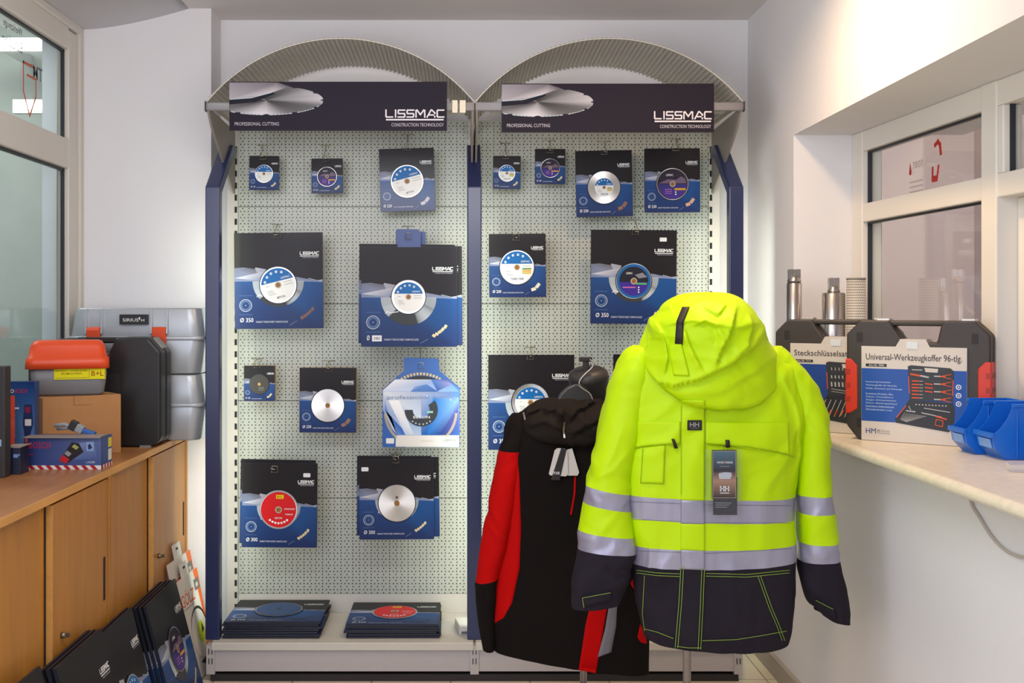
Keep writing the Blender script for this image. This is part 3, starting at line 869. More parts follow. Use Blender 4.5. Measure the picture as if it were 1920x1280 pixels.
def hang(px0, px1, py0, py1, S, rot=0.0, hk=None, behind=0, bgroup=None, blabel=None, **k):
    Y = F/S; x0, x1 = (px0-CX)/S, (px1-CX)/S; zt, zb = CH+(CY-py0)/S, CH+(CY-py1)/S
    ww, hh = x1-x0, zt-zb
    t = k.pop('t', 0.008)
    r = make_package('saw_blade_package', ww, hh, t, k.pop('style'), k.pop('dia'), k.pop('dr'), k.pop('label'), **k)
    r.location = ((x0+x1)/2, Y+t, zb); r.rotation_euler = (0, math.radians(rot), 0)
    for i in range(behind):
        c = copy_tree(r); c['label'] = blabel[i]
        if bgroup: c['group'] = bgroup
        dx, dz, dr_ = [(-0.012, 0.012, 0.6), (0.022, 0.004, -0.4), (0.010, -0.004, 0.9)][i % 3]
        c.location = ((x0+x1)/2+dx, Y+t+(t+0.0045)*(i+1), zb+dz); c.rotation_euler = (0, math.radians(rot+dr_), 0)
    if hk:
        hook(hk[0], hk[1], hk[2], Y-0.006, hk[3])
    return r

# left bay, top row
hang(467, 523, 292, 356, 461, 0.5, (493, 272, 293, 'wire hook over the small white blade package, left bay top row'), style='smallwhite', dia='125', dr=0.30,
     label='small saw blade package, leftmost of the top row', detail=False, group='small packages', dv=0.53, arc=False)
hang(584, 643, 297, 362, 461, -0.3, (611, 272, 297, 'wire hook over the small purple blade package, left bay top row'), style='purple', dia='125', dr=0.31,
     label='small package with dark purple disc, second from left in the top row', detail=False, dv=0.53, arc=False)
hang(713.5, 816.5, 278, 396, 464, -1.6, (764, 252, 276, 'wire hook over the glossy white disc package, left bay top row'), style='white', dia='230', dr=0.295,
     label='glossy package with large white disc, right end of left bay top row', lr=0.282, dv=0.525, seg='b9b6bd', arc=False, film=True)
# left bay, second row
hang(440.5, 606.5, 436, 616, 466, -0.6, (520, 420, 440, 'wire hook holding the BETON disc package'), style='white', dia='350', dr=0.205, lr=0.193,
     label='large package with white BETON disc, left end of second row', du=0.495, dv=0.545, seg='7d5a4c')
hang(677, 857, 463, 650, 474, 0, (765, 424, 443, 'wire hook through the blue tab of the widest package'), style='smallwhite', dia='   ', dr=0.175, lr=0.155,
     label='widest blade package hanging from a blue tab in second row', du=0.495, dv=0.50, header=(0.092, 0.060), numsticker=True, behind=2,
     blabel=['package peeking out left behind the widest blue-tab package', 'package peeking out right behind the widest blue-tab package'], t=0.007)
# left bay, third row
hang(457, 516, 685, 752, 461, 0, (482, 672, 684, 'wire hook over the small package with dark disc'), style='dark', dia='125', dr=0.31,
     label='small package with dark grey disc, left end of third row', detail=False, kraft=True, dv=0.52, arc=False, t=0.014)
hang(561, 668, 689, 811, 463, 0.2, (617, 676, 691, 'wire hook over the bare steel disc package, third row'), style='steelplain', dia='230', dr=0.285,
     label='package with shiny bare steel disc in the third row', kraft=True, t=0.022, dv=0.58, seg='8d6a5c')
# left bay, fourth row
hang(453, 594, 868, 1026, 470, 0.5, (515, 866, 880, 'wire hook holding the red disc package'), style='red', dia='300', dr=0.245, lr=0.235,
     label='package with bright red disc, lower left of the left bay', du=0.49, dv=0.55, sticker=(0.86, 0.14), behind=1,
     blabel=['package hidden right behind the hanging red disc package'])
hang(674, 814, 861, 1011, 472, -0.4, (742, 851, 862, 'wire hook holding the steel disc packages, lowest row'), style='steel', dia='300', dr=0.245,
     label='package with large bare steel disc and white corner sticker, lowest row', du=0.505, dv=0.545, sticker=(0.08, 0.12), behind=2,
     blabel=['left-peeking package behind the lowest steel disc package', 'right-peeking package behind the lowest steel disc package'])
# right bay, top row
hang(924, 976, 292, 354, 461, 0.5, (948, 268, 292, 'wire hook over the small package, left end of right bay'), style='turbo', dia='125', dr=0.30,
     label='small package with white disc, left end of right bay top row', detail=False, dv=0.53, arc=False)
hang(1003, 1060, 279, 345, 461, 0.2, (1031, 263, 281, 'wire hook over the small dark disc package, right bay'), style='purple', dia='125', dr=0.31,
     label='small package with dark disc, second in right bay top row', detail=False, dv=0.55, arc=False)
hang(1081, 1187, 282, 406, 463, -1.2, (1133, 265, 284, 'wire hook over the package with broad steel rim'), style='turbo', dia='230', dr=0.285, lr=0.165,
     label='package with blue-white label on broad steel disc, right bay', dv=0.56, du=0.495, numsticker=False, seg='8a6450', arc=False)
hang(1209, 1313, 278, 398, 463, -0.4, (1267, 261, 277, 'wire hook over the rightmost package of the top row'), style='purple', dia='230', dr=0.285,
     label='package with dark disc and orange bar, rightmost of top row', dv=0.56, seg='c79a80', arc=False)
# right bay, second row
hang(917.5, 1024, 438, 557, 465, -0.5, (968, 440, 445, 'wire hook holding the TURBO FINE package'), style='turbo', dia='230', dr=0.30, lr=0.285,
     label='package with TURBO FINE white disc at the middle post', dv=0.53, du=0.49, seg='d9d4bd', arc=False)
hang(1107, 1268, 431, 607, 468, 0.4, (1191, 413, 434, 'wire hook holding the package with blue ringed disc'), style='purplegreen', dia='350', dr=0.205, lr=0.2,
     label='large package with blue ringed purple disc behind the yellow jacket', du=0.50, dv=0.545, sticker=(0.84, 0.10))
# right bay, third row
hang(915.5, 1077, 665, 843, 466, 0, (994, 650, 668, 'wire hook holding the package behind the black jacket'), style='smallwhite', dia='350', dr=0.215, lr=0.18,
     label='large package with white disc half hidden by black jacket', du=0.49, dv=0.50)
hang(1150, 1312, 664, 843, 466, 0, None, style='steelplain', dia='350', dr=0.2,
     label='dark package mostly hidden between the two jackets', du=0.5, dv=0.55)

# ---- octagonal package 'professional cutting'
def professional():
    S = 468; Y = F/S
    X = lambda px: (px-789.5)/S
    Z = lambda py: (838-py)/S
    t = empty('saw_blade_package', ((789.5-CX)/S, Y+0.006, CH+(CY-838)/S), label='octagonal white and blue professional cutting package, third row', cat='saw blade package')
    out = [(X(717), Z(838)), (X(862), Z(838)), (X(862), Z(727)), (X(824), Z(695)), (X(822), Z(672)), (X(757), Z(670)), (X(757), Z(695)), (X(717), Z(730))]
    m = MB().use(mat('package_blue_card', '3560a8', 0.45)); m.prism(out, -0.004, 0, axis='y'); m.build('backing_card', t)
    # blade seen past the edges of the sleeve
    m = MB().use(mat('dark_blade_core', '3a3d3c', 0.5, metal=0.5))
    cx, cz, R = X(789), Z(771), 73/S
    m.lathe([(R*0.91, -0.0045), (R*0.91, -0.006), (0.001, -0.006)], (cx, 0, cz), 60, axis='y', smooth=False)
    m.use(mat('diamond_segment', 'c7b58c', 0.5))
    for k in range(72):
        a = 2*PI*k/72
        p = [(cx+R*q*math.cos(a+b), cz+R*q*math.sin(a+b)) for q, b in ((0.93, -0.028), (1.0, -0.028), (1.0, 0.028), (0.93, 0.028))]
        zz = [q[1] for q in p]; xx = [q[0] for q in p]
        if max(xx) > X(861) or min(xx) < X(718) or min(zz) < 0.002: continue
        m.prism(p, -0.0065, -0.0045, axis='y')
    m.build('blade', t)
    m = MB().use(INK); m.y0 = -0.0075
    K = H
    sl = [(X(751), Z(838)), (X(861), Z(838)), (X(861), Z(728)), (X(838), Z(711)), (X(741), Z(711)), (X(718), Z(731)), (X(718), Z(768))]
    m.ink(sl, 1, None, [K('cfd3da'), K('a9c3e0'), K('3f78bd'), K('4a66a8'), K('dfe2ea'), K('d5dae5'), K('8ea6d0')])
    def poly(pts, cols, ly): m.ink([(X(a), Z(b)) for a, b in pts], ly, None, [K(c) for c in cols])
    poly([(741, 711), (838, 711), (861, 731), (860, 734), (718, 734), (719, 731)], ['e2e4ea', '6f8cc4', '4a62a0', '6b96d4', 'b9c6e0', 'd2d9ea'], 2)
    poly([(770, 734), (778, 724), (800, 720), (822, 734)], ['5a7fc0', '8fa8d6', '5a7fc0', '3f63a8'], 3)
    poly([(808, 711), (838, 711), (848, 720), (820, 733)], ['4f7ac0', '5a5a94', '8a86b4', '3b5ea4'], 3)
    poly([(720, 738), (745, 815), (765, 815), (722, 768)], ['c3d0ea', '5e86c8', '2f5cae', '3a62b4'], 2)
    poly([(728, 750), (760, 815), (776, 815), (748, 750)], ['f0f0f2', 'a9bede', 'c9cfdd', 'eceef2'], 3)
    poly([(790, 738), (815, 738), (830, 770), (800, 815), (790, 815)], ['a8b4d6', '7f9cd0', '2e6cbe', '1d55a8', '2a62b0'], 3)
    poly([(812, 745), (860, 745), (860, 765), (826, 815), (800, 815)], ['2f7fd0', '7fa8e2', '5a58a0', '2a3f86', '1f6cc0'], 4)
    poly([(858, 768), (822, 815), (861, 815), (861, 770)], ['5a5aa0', '2f3f80', '3a62b0', '7d8cc4'], 5)
    m.inkrect(X(742), X(861), Z(837), Z(816), 6, K('d9d5d2'))
    poly([(718, 770), (718, 838), (760, 838), (745, 815), (728, 795)], ['3560a8']*5, 5)
    m.text('professional cutting', X(726), X(856), Z(750), Z(741), 6, K('8494b6'))
    m.inkring(X(790), Z(768), 16/S, 31/S, 6, K('3b4044'), 30, PI*1.0, PI*2.19)
    m.text('BETON', X(775), X(806), Z(784), Z(779), 7, WHT)
    m.inkrect(X(800), X(812), Z(774), Z(770), 7, K('8fc0b4'))
    for k in range(6):
        a = -PI/2+(k-2.5)*0.26; m.inkdisc(X(790)+27/S*math.cos(a), Z(768)+27/S*math.sin(a), 1.6/S, 7, SIL2, 8)
    m.brand(X(831), X(856), Z(827), Z(823), 7, K('8f9299'), 0.18)
    m.inkrect(X(789), X(812), Z(827), Z(825.5), 7, K('c9c0b4'))
    m.inkdisc(X(801), Z(742), 1.3/S, 8, WHT, 8); m.inkdisc(X(845), Z(749), 1.3/S, 8, WHT, 8)
    m.build('sleeve', t)
    # visible parts of the rim drawn over the blue corners
    m = MB().use(MATS['diamond_segment']); mR = MB().use(MATS['diamond_segment'])
    for k in range(26):
        a = PI*1.02+k*0.030
        r0, r1 = 64/S, 69/S
        m.add([(cx+r0*math.cos(a), -0.0105, cz+r0*math.sin(a)), (cx+r1*math.cos(a), -0.0105, cz+r1*math.sin(a)), (cx+r1*math.cos(a+0.018), -0.0105, cz+r1*math.sin(a+0.018)), (cx+r0*math.cos(a+0.018), -0.0105, cz+r0*math.sin(a+0.018))], [(0, 1, 2, 3)])
        b = PI-a
        mR.add([(cx+r0*math.cos(b), -0.0105, cz+r0*math.sin(b)), (cx+r1*math.cos(b), -0.0105, cz+r1*math.sin(b)), (cx+r1*math.cos(b+0.018), -0.0105, cz+r1*math.sin(b+0.018)), (cx+r0*math.cos(b+0.018), -0.0105, cz+r0*math.sin(b+0.018))], [(0, 1, 2, 3)])
    m.build('blade_rim', t); mR.build('blade_rim', t)
    m = MB().use(STICK); m.prism(rrect(X(724), X(739), Z(831), Z(821), 0.003), -0.0112, -0.0098, axis='y'); m.build('price_sticker', t)
    hook(789, 653, 686, Y-0.008, 'wire hook through the octagonal professional cutting package')
professional()
for px, py, lab in ((463, 395, 'empty'),):
    pass

# ---- stacks lying on the base shelf
def flat_stack(px0, px1, n, style, seedv, topname, gname, tcol, Yb=4.40):
    random.seed(seedv)
    Yf_ = 2000/489
    w_ = 0.372; h_ = Yb-Yf_-0.0
    w_ = (px1-px0)/489
    t = 0.0092
    base = make_package('saw_blade_package', w_, h_, t*0.8, style, '350', 0.24 if style == 'red' else 0.25, 'x', group=gname, du=0.5, dv=0.48, arc=False,
                        seg='2a3040' if style != 'red' else '1d2a44')
    xm = ((px0+px1)/2-CX)/489
    for i in range(n):
        c = base if i == 0 else copy_tree(base)
        jx = random.uniform(-0.009, 0.009); jr = random.uniform(-1.3, 1.3)
        if i == n-1: jx = 0; jr = 0
        c.location = (xm+jx, Yf_-0.0+random.uniform(-0.004, 0.004), ZSH+0.0010+t*i)
        # lie on the back: front (-y) becomes up
        c.rotation_euler = (-PI/2, 0, math.radians(jr))
        c['label'] = topname if i == n-1 else gname_label[gname]
        c['group'] = gname
        if i == n-1:
            del c['group']
gname_label = {'packages under the blue disc package': 'dark saw blade package stacked under the blue disc package',
               'packages under the red disc package': 'dark saw blade package stacked under the red disc package'}
flat_stack(419, 600, 7, 'bluesteel', 3, 'topmost package with blue disc on the left shelf stack', 'packages under the blue disc package', None)
flat_stack(648, 823, 6, 'red', 5, 'topmost package with red disc on the right shelf stack', 'packages under the red disc package', None)
# crumpled white box by the middle post
wb = MB().use(mat('white_card_box', 'd9d5cc', 0.6))
a = P(862, 1186, 4.15); 
wb.box(0, 0.055, 0, 0.12, 0, 0.035)
o = wb.build('carton', None, bevel=0.004); o.location = (-0.008, 4.13, ZSH+0.001); o.rotation_euler = (0, 0, 0.15)
tag(o, 'small white carton on the base shelf by the middle post', 'box')
m = MB().use(INKM); m.y0 = -0.0005; m.inkrect(0.008, 0.045, 0.004, 0.014, 1, H('6a7078')); m.build('printed_stripe', o)

# ------------------------------------------------------------------ cabinets on the left
def wood(name, col, grain):
    return mat(name, col, 0.42, coat=0.05, var=0.10, vscale=5, grain=grain)
WOOD = wood('beech_veneer', 'b67c32', (6, 6, 0.5))
WOODT = wood('beech_top', 'a06c40', (10, 0.7, 6))
WOODE = wood('beech_edge', 'd39a52', (6, 0.7, 6))
DARKW = mat('dark_gap', '2a1a10', 0.8)
XC = -1.115; ZT = 0.905
def cabinet(Y0, Y1, label):
    t = empty('sideboard_cabinet', (XC, (Y0+Y1)/2, 0), label=label, cat='cabinet', group='beech sliding door cabinets')
    T = Matrix.Translation((-XC, -(Y0+Y1)/2, 0))
    m = MB(T).use(WOODT); m.box(XL+0.004, XC-0.002, Y0, Y1, ZT-0.022, ZT); m.use(WOODE); m.box(XC-0.002, XC+0.002, Y0, Y1, ZT-0.022, ZT); m.build('top', t)
    m = MB(T).use(WOOD)
    m.box(XL+0.004, XC-0.001, Y0+0.001, Y0+0.020, 0.03, ZT-0.022); m.box(XL+0.004, XC-0.001, Y1-0.020, Y1-0.001, 0.03, ZT-0.022)
    m.box(XL+0.004, XL+0.012, Y0+0.02, Y1-0.02, 0.03, ZT-0.022)
    m.box(XL+0.012, XC-0.005, Y0+0.02, Y1-0.02, 0.05, 0.068)
    m.box(XL+0.012, XC-0.03, Y0+0.02, Y1-0.02, 0.46, 0.478)
    m.use(mat('plinth_dark', '5a3c20', 0.6)); m.box(XL+0.03, XC-0.03, Y0+0.01, Y1-0.01, 0, 0.05)
    m.build('body', t)
    L = Y1-Y0; mid = Y0+L*0.52
    # far sliding door runs in front, near one behind
    m = MB(T).use(WOOD); m.box(XC-0.018, XC-0.003, Y0+0.021, mid-0.035+0.0, 0.071, ZT-0.040) if False else None
    d1 = MB(T).use(WOOD); d1.box(XC-0.038, XC-0.022, Y0+0.021, mid+0.02, 0.071, ZT-0.026)
    D1 = d1.build('door', t)
    d2 = MB(T).use(WOOD); d2.box(XC-0.019, XC-0.004, mid-0.02, Y1-0.024, 0.071, ZT-0.030)
    D2 = d2.build('door', t, bevel=0.001)
    m = MB(T).use(WOODE); m.box(XC-0.020, XC-0.0025, mid-0.026, mid-0.0205, 0.071, ZT-0.030); m.build('edge_strip', D2)
    m = MB(T).use(DARKW); m.box(XC-0.0215, XC-0.0190, mid-0.034, mid-0.0265, 0.071, ZT-0.03); m.build('door_gap', D1)
    m = MB(T).use(DARKW); m.box(XC-0.005, XC-0.0030, Y1-0.062, Y1-0.044, 0.50, 0.635); m.build('door_handle', D2)
    m = MB(T).use(mat('lock_nickel', '8d8478', 0.3, metal=0.9))
    m.lathe([(0.009, 0.0), (0.009, 0.010), (0.006, 0.014), (0.0001, 0.014)], (XC-0.005, mid+0.045, 0.50), 16, axis='x')
    m.box(XC+0.008, XC+0.020, mid+0.043, mid+0.047, 0.494, 0.506)
    m.build('lock', D2)
    return t
cabinet(3.397, 4.348, 'beech sliding door cabinet, the far one touching the back wall')
cabinet(2.444, 3.395, 'beech sliding door cabinet, the near one at the left edge')

# ------------------------------------------------------------------ things on the cabinets
SILV = mat('silver_plastic', 'aeb3b8', 0.36, coat=0.2, metal=0.35)
ORG = mat('orange_plastic', 'd8481c', 0.4)
BLKP = mat('black_plastic', '1d1b1b', 0.42, bump=0.3, bscale=300, bdist=0.0005)
def silver_case(z, label):
    x0, x1 = -1.51, -0.985; hh = 0.253; y0 = 4.075; dp = 0.262
    t = empty('instrument_case', ((x0+x1)/2, y0+dp/2, z), label=label, cat='case', group='stacked silver cases')
    W2 = (x1-x0)/2
    def shell(z0, z1, w0, w1, nm, par):
        # rounded block tapering from w0 (bottom inset) to w1 (top inset)
        m = MB().use(SILV); n = 8
        rows = [(z0, w0), ((z0+z1)/2, (w0+w1)/2), (z1, w1)]
        vs = []; R = 0.05
        for zz, ins in rows:
            for a, b in rrect(-W2+ins, W2-ins, -dp/2+ins*0.6, dp/2-ins*0.2, R, n): vs.append((a, b, zz))
        k = 4*(n+1); fs = [tuple(range(k)), tuple(range(3*k-1, 2*k-1, -1))]
        m.add(vs, fs); m.add(vs, [(r*k+i, r*k+(i+1) % k, (r+1)*k+(i+1) % k, (r+1)*k+i) for r in range(2) for i in range(k)], smooth=True)
        return m.build(nm, par, bevel=0.006, bang=50)
    shell(0.0, 0.135, 0.022, 0.004, 'lower_shell', t)
    shell(0.139, hh, 0.004, 0.020, 'lid', t)
    m = MB().use(SILV)
    m.prism(rrect(-W2-0.006, W2+0.006, -dp/2-0.004, dp/2, 0.052, 8), 0.130, 0.144, axis='z', smooth=True); m.build('rim', t, bevel=0.003)
    for x in (-0.185, -0.125, 0.065, 0.125):
        rb = MB().use(SILV)
        rb.prism([(-dp/2-0.004, 0.150), (-dp/2-0.012, 0.155), (-dp/2-0.002, hh-0.004), (-dp/2+0.03, hh-0.002)], x-0.003, x+0.003, axis='x')
        rb.build('rib', t)
    for x in (-0.155, 0.095):
        m = MB().use(ORG); m.prism([(-dp/2-0.016, 0.110), (-dp/2-0.018, 0.168), (-dp/2-0.010, 0.180), (-dp/2+0.004, 0.180), (-dp/2-0.0, 0.11)], x-0.026, x+0.026, axis='x'); m.build('latch', t, bevel=0.004)
    m = MB().use(mat('label_black', '141414', 0.4)); m.box(-0.055, 0.055-0.003, -dp/2+0.0-0.012, -dp/2+0.02, 0.190, 0.228)
    m.use(INKM); m.y0 = -dp/2-0.0125; m.text('SIRIUS', -0.042, 0.018, 0.201, 0.213, 1, WHT); m.text('H', 0.028, 0.040, 0.201, 0.211, 1, WHT); m.text('1', 0.019, 0.024, 0.208, 0.218, 1, WHT)
    m.build('name_plate', t)
    return t
silver_case(ZT+0.001, 'silver plastic case with orange latches, lower of the two')
silver_case(ZT+0.257, 'silver plastic case with black name plate, upper of the two')

def black_case():
    X0, X1 = -1.515, -1.100; Yc = 3.90; dp = 0.150; hh = 0.405
    W_ = X1-X0
    t = empty('tool_case', ((X0+X1)/2, Yc+dp/2, ZT), label='upright black plastic tool case in front of the silver cases', cat='tool case')
    w = W_/2
    prof = [(-w+0.03, 0), (w-0.03, 0), (w, 0.03), (w, hh-0.055), (w-0.045, hh-0.004), (w-0.165, hh-0.004), (w-0.190, hh-0.06), (-w+0.150, hh-0.06), (-w+0.130, hh-0.008), (-w+0.035, hh-0.008), (-w, hh-0.05), (-w, 0.03)]
    for y0, y1, nm in ((-dp/2, -0.003, 'front_shell'), (0.003, dp/2, 'back_shell')):
        m = MB().use(BLKP); m.prism(prof, y0, y1, axis='y'); m.build(nm, t, bevel=0.010, bseg=3, bang=30)
    m = MB().use(BLKP); m.box(-w+0.09, w-0.125, -0.022, 0.022, hh-0.026, hh-0.004); m.build('handle', t, bevel=0.006)
    m = MB().use(mat('latch_grey', '7d7d78', 0.4)); 
    m.prism([(w-0.045, hh-0.012), (w-0.010, hh-0.050), (w-0.002, hh-0.042), (w-0.036, hh-0.002)], -0.03, 0.03, axis='y'); m.build('latch', t, bevel=0.003)
    m = MB().use(mat('black_emboss', '211f1f', 0.5)); m.prism(rrect(-0.10, 0.06, 0.07, 0.27, 0.01), -dp/2-0.0015, -dp/2+0.001, axis='y'); m.build('front_plate', t)
    m = MB().use(MATS['latch_grey']); m.box(w-0.075, w-0.035, -dp/2-0.004, -dp/2+0.02, 0.0, 0.008); m.build('foot', t)
black_case()

CARDB = mat('brown_cardboard', 'ab7a4c', 0.85, var=0.04, vscale=30)
def frame_T(p0, p1):
    """local x along p0->p1 (ground line), local -y towards the camera side"""
    d = (Vector((p1[0], p1[1]))-Vector((p0[0], p0[1]))); L = d.length; d /= L
    return math.atan2(d.y, d.x), L
bp0 = (P(80, 0, 3.585).x, 3.585); bp1 = (P(227, 0, 3.755).x, 3.755)
rz, L = frame_T(bp0, bp1)
cb = empty('cardboard_box', (bp0[0], bp0[1], ZT), rz, label='plain brown cardboard box under the orange lidded case', cat='box')
bh = 0.207; bd = 0.125
m = MB().use(CARDB); m.box(0, L, 0, bd, 0.0, bh); m.build('carton', cb, bevel=0.002)
m = MB().use(mat('cardboard_cut', '7a5534', 0.9)); m.box(L*0.385, L*0.39, -0.0012, 0.001, bh-0.03, bh); m.box(L*0.385, L*0.60, -0.0010, 0.001, bh-0.031, bh-0.030); m.build('flap_slit', cb)

# orange lidded grey case
oc0 = (P(50, 0, 3.62).x, 3.62); oc1 = (P(203, 0, 3.70).x, 3.70); rz, L = frame_T(oc0, oc1)
oc = empty('instrument_box', (oc0[0], oc0[1]-0.0, ZT+bh+0.001), rz, label='grey case with orange lid and yellow sticker on the cardboard box', cat='case')
def taper(mb, x0, x1, y0, y1, rows, R, smooth=True):
    n = 6; vs = []; k = 4*(n+1)
    for z, ins in rows:
        for a, b in rrect(x0+ins, x1-ins, y0+ins, y1-ins, max(0.004, R-ins*0.3), n): vs.append((a, b, z))
    r = len(rows); mb.add(vs, [tuple(range(k)), tuple(range(r*k-1, (r-1)*k-1, -1))]); mb.add(vs, [(q*k+i, q*k+(i+1) % k, (q+1)*k+(i+1) % k, (q+1)*k+i) for q in range(r-1) for i in range(k)], smooth=smooth)
m = MB().use(mat('grey_case_plastic', '77777a', 0.45)); taper(m, 0, L, 0, 0.145, [(0, 0.022), (0.008, 0.014), (0.05, 0.008), (0.097, 0.004)], 0.03); m.build('base', oc)
m = MB().use(ORG); taper(m, -0.008, L+0.004, -0.006, 0.150, [(0.093, 0.0), (0.128, 0.002), (0.131, 0.008), (0.170, 0.016), (0.186, 0.026), (0.190, 0.036)], 0.03); m.build('lid', oc)
m = MB().use(INKM); m.y0 = 0.0035
m.inkrect(L*0.33, L*0.965, 0.056, 0.093, 1, H('d9cf14'))
m.text('BEHRENS + L\u00dcNEBURGER', L*0.345, L*0.74, 0.083, 0.090, 2, H('6a4a12')); m.text('BAUMASCHINEN', L*0.42, L*0.67, 0.073, 0.0795, 2, H('6a4a12'))
m.inkrect(L*0.345, L*0.74, 0.060, 0.0625, 2, H('a39a30'))
m.text('B+L', L*0.79, L*0.94, 0.067, 0.084, 2, H('8a2a1c')); 
for q in ((L*0.76, L*0.765), (L*0.955, L*0.96)): m.inkrect(q[0], q[1], 0.058, 0.091, 2, H('8a7a1c'))
m.build('sticker', oc)
m = MB().use(BLKP); m.box(0.004, 0.012, 0.02, 0.10, 0.0, 0.10); m.build('strap', oc, bevel=0.002)

# laser meter box
Yl = 3.37
lb = empty('laser_meter_box', (P(52, 0, Yl).x, Yl, ZT), 0.0, label='blue laser meter carton with red and white striped base', cat='box')
L = P(190, 0, Yl).x-P(52, 0, Yl).x; hb = 0.100; db = 0.10
m = MB().use(mat('carton_blue', '32457c', 0.45)); m.box(0, L, 0, db, 0, hb); m.build('carton', lb)
m = MB().use(INK); m.y0 = -0.0004
m.ink([(0, 0), (L, 0), (L, hb), (0, hb)], 1, None, [H('2a3a74'), H('3f5184'), H('56648f'), H('27376c')])
m.ink([(L*0.55, hb*0.3), (L*0.95, hb*0.35), (L*0.9, hb*0.9), (L*0.6, hb*0.8)], 2, None, [H('56699c'), H('4a5b8c'), H('6a7aa6'), H('7f8cb0')])
m.inkrect(0, L, 0, hb*0.13, 3, H('d9d5d4'))
k = 0.0
while k < L-0.02:
    m.ink([(k+0.012, 0.0), (min(L, k+0.026), 0.0), (min(L, k+0.014), hb*0.13), (k, hb*0.13)], 4, H('a8202c')); k += 0.028
m.text('BOSCH', L*0.02, L*0.31, hb*0.66, hb*0.86, 4, H('b5263c'))
m.inkrect(L*0.0, L*0.08, hb*0.45, hb*0.48, 4, H('b5263c'))
m.ink([(L*0.43, hb*0.28), (L*0.53, hb*0.18), (L*0.76, hb*0.55), (L*0.70, hb*0.82), (L*0.60, hb*0.86)], 4, H('2a2428'))
m.ink([(L*0.43, hb*0.28), (L*0.53, hb*0.18), (L*0.57, hb*0.32), (L*0.48, hb*0.47)], 5, H('b3242c'))
m.ink([(L*0.50, hb*0.50), (L*0.56, hb*0.40), (L*0.60, hb*0.50), (L*0.54, hb*0.60)], 5, H('8d8b90'))
m.ink([(L*0.60, hb*0.72), (L*0.66, hb*0.62), (L*0.70, hb*0.70), (L*0.64, hb*0.80)], 5, H('9aa05a'))
m.inkrect(L*0.80, L*0.90, hb*0.58, hb*0.86, 4, H('7f9cc6')); m.ink([(L*0.83, hb*0.62), (L*0.88, hb*0.68), (L*0.85, hb*0.82), (L*0.82, hb*0.76)], 5, H('27304c'))
m.text('LASER', L*0.80, L*0.92, hb*0.20, hb*0.26, 4, H('c3c9d6'))
m.build('printed_front', lb)
m = MB(Matrix(((0, 1, 0, L+0.0004), (1, 0, 0, 0), (0, 0, 1, 0), (0, 0, 0, 1)))).use(INK)
m.T = Matrix(((0, -1, 0, L+0.0004), (1, 0, 0, 0), (0, 0, 1, 0), (0, 0, 0, 1)))
m.inkrect(0, db, 0, hb, 1, H('3b4f86')); m.inkrect(0, db, 0, hb*0.13, 2, H('d9d5d4'))
for q in range(4): m.inkrect(q*0.026, q*0.026+0.012, 0, hb*0.13, 3, H('a8202c'))
m.inkrect(db*0.62, db*0.95, hb*0.62, hb*0.92, 2, H('d9c62c')); m.inkrect(db*0.62, db*0.95, hb*0.2, hb*0.56, 2, H('d9d9cc'))
m.build('printed_side', lb)
m = MB().use(mat('carton_inside', '8d7f78', 0.8)); m.prism([(0.0, hb), (L, hb), (L+0.004, hb+0.006), (L*0.5, hb+0.004), (-0.012, hb+0.003)], -0.012, db*0.5, axis='y'); m.build('flap', lb)
# a bundle of adapters in the open carton
ad = empty('measuring_adapter', (P(150, 0, 3.45).x, 3.43, ZT+hb+0.008), 0, label='grey and blue plastic adapters on top of the laser carton', cat='adapter')
m = MB().use(mat('adapter_grey', '8f9094', 0.4))
m.tube([(-0.075, 0, 0.024), (-0.04, 0, 0.028), (0.0, 0.0, 0.006)], 0.006, 8); m.tube([(-0.07, 0.01, 0.012), (-0.03, 0.0, 0.016), (0.01, 0, 0.002)], 0.005, 8)
m.build('clip', ad)
m = MB().use(BLKP); m.T = Matrix.Rotation(0.5, 4, 'Y'); m.box(-0.035, -0.012, -0.012, 0.012, 0.0, 0.03); m.build('plug', ad, bevel=0.002)
m = MB().use(MATS['adapter_grey']); m.T = Matrix.Rotation(0.5, 4, 'Y'); m.box(-0.012, 0.012, -0.012, 0.012, 0.003, 0.028); m.build('socket', ad, bevel=0.002)
m = MB().use(mat('adapter_blue', '2a5aa0', 0.4)); m.T = Matrix.Rotation(0.3, 4, 'Y'); m.box(0.012, 0.055, -0.012, 0.012, 0.006, 0.02); m.build('body', ad, bevel=0.003)

# blue detector package standing up
Yd = 3.50
dt = empty('detector_package', (P(15, 0, Yd).x, Yd, ZT), 0.05, label='upright blue package with wall detector picture', cat='box')
w_ = P(64, 0, Yd).x-P(15, 0, Yd).x; h_ = 0.268
m = MB().use(mat('carton_deep_blue', '1b3f78', 0.4)); m.box(0, w_, 0, 0.045, 0, h_); m.build('carton', dt, bevel=0.001)
m = MB().use(INK); m.y0 = -0.0004
m.ink([(0, 0), (w_, 0), (w_, h_*0.5), (w_, h_), (0, h_)], 1, None, [H('2f62a4'), H('6a94c6'), H('3f70ae'), H('142f66'), H('1a3c74')])
m.text('BOSCH', w_*0.28, w_*0.72, h_*0.86, h_*0.91, 2, H('c02448')); m.inkring(w_*0.16, h_*0.885, 0.004, 0.006, 2, WHT, 14)
m.inkrect(w_*0.1, w_*0.42, h_*0.665, h_*0.685, 2, WHT)
for q in range(9): m.inkrect(w_*0.08, w_*0.30, h_*(0.32+0.033*q), h_*(0.33+0.033*q), 2, H('7f9cc6'))
m.ink([(w_*0.58, h_*0.12), (w_*0.85, h_*0.12), (w_*0.85, h_*0.36), (w_*0.95, h_*0.48), (w_*0.90, h_*0.72), (w_*0.62, h_*0.72), (w_*0.56, h_*0.48), (w_*0.62, h_*0.36)], 2, H('26365e'))
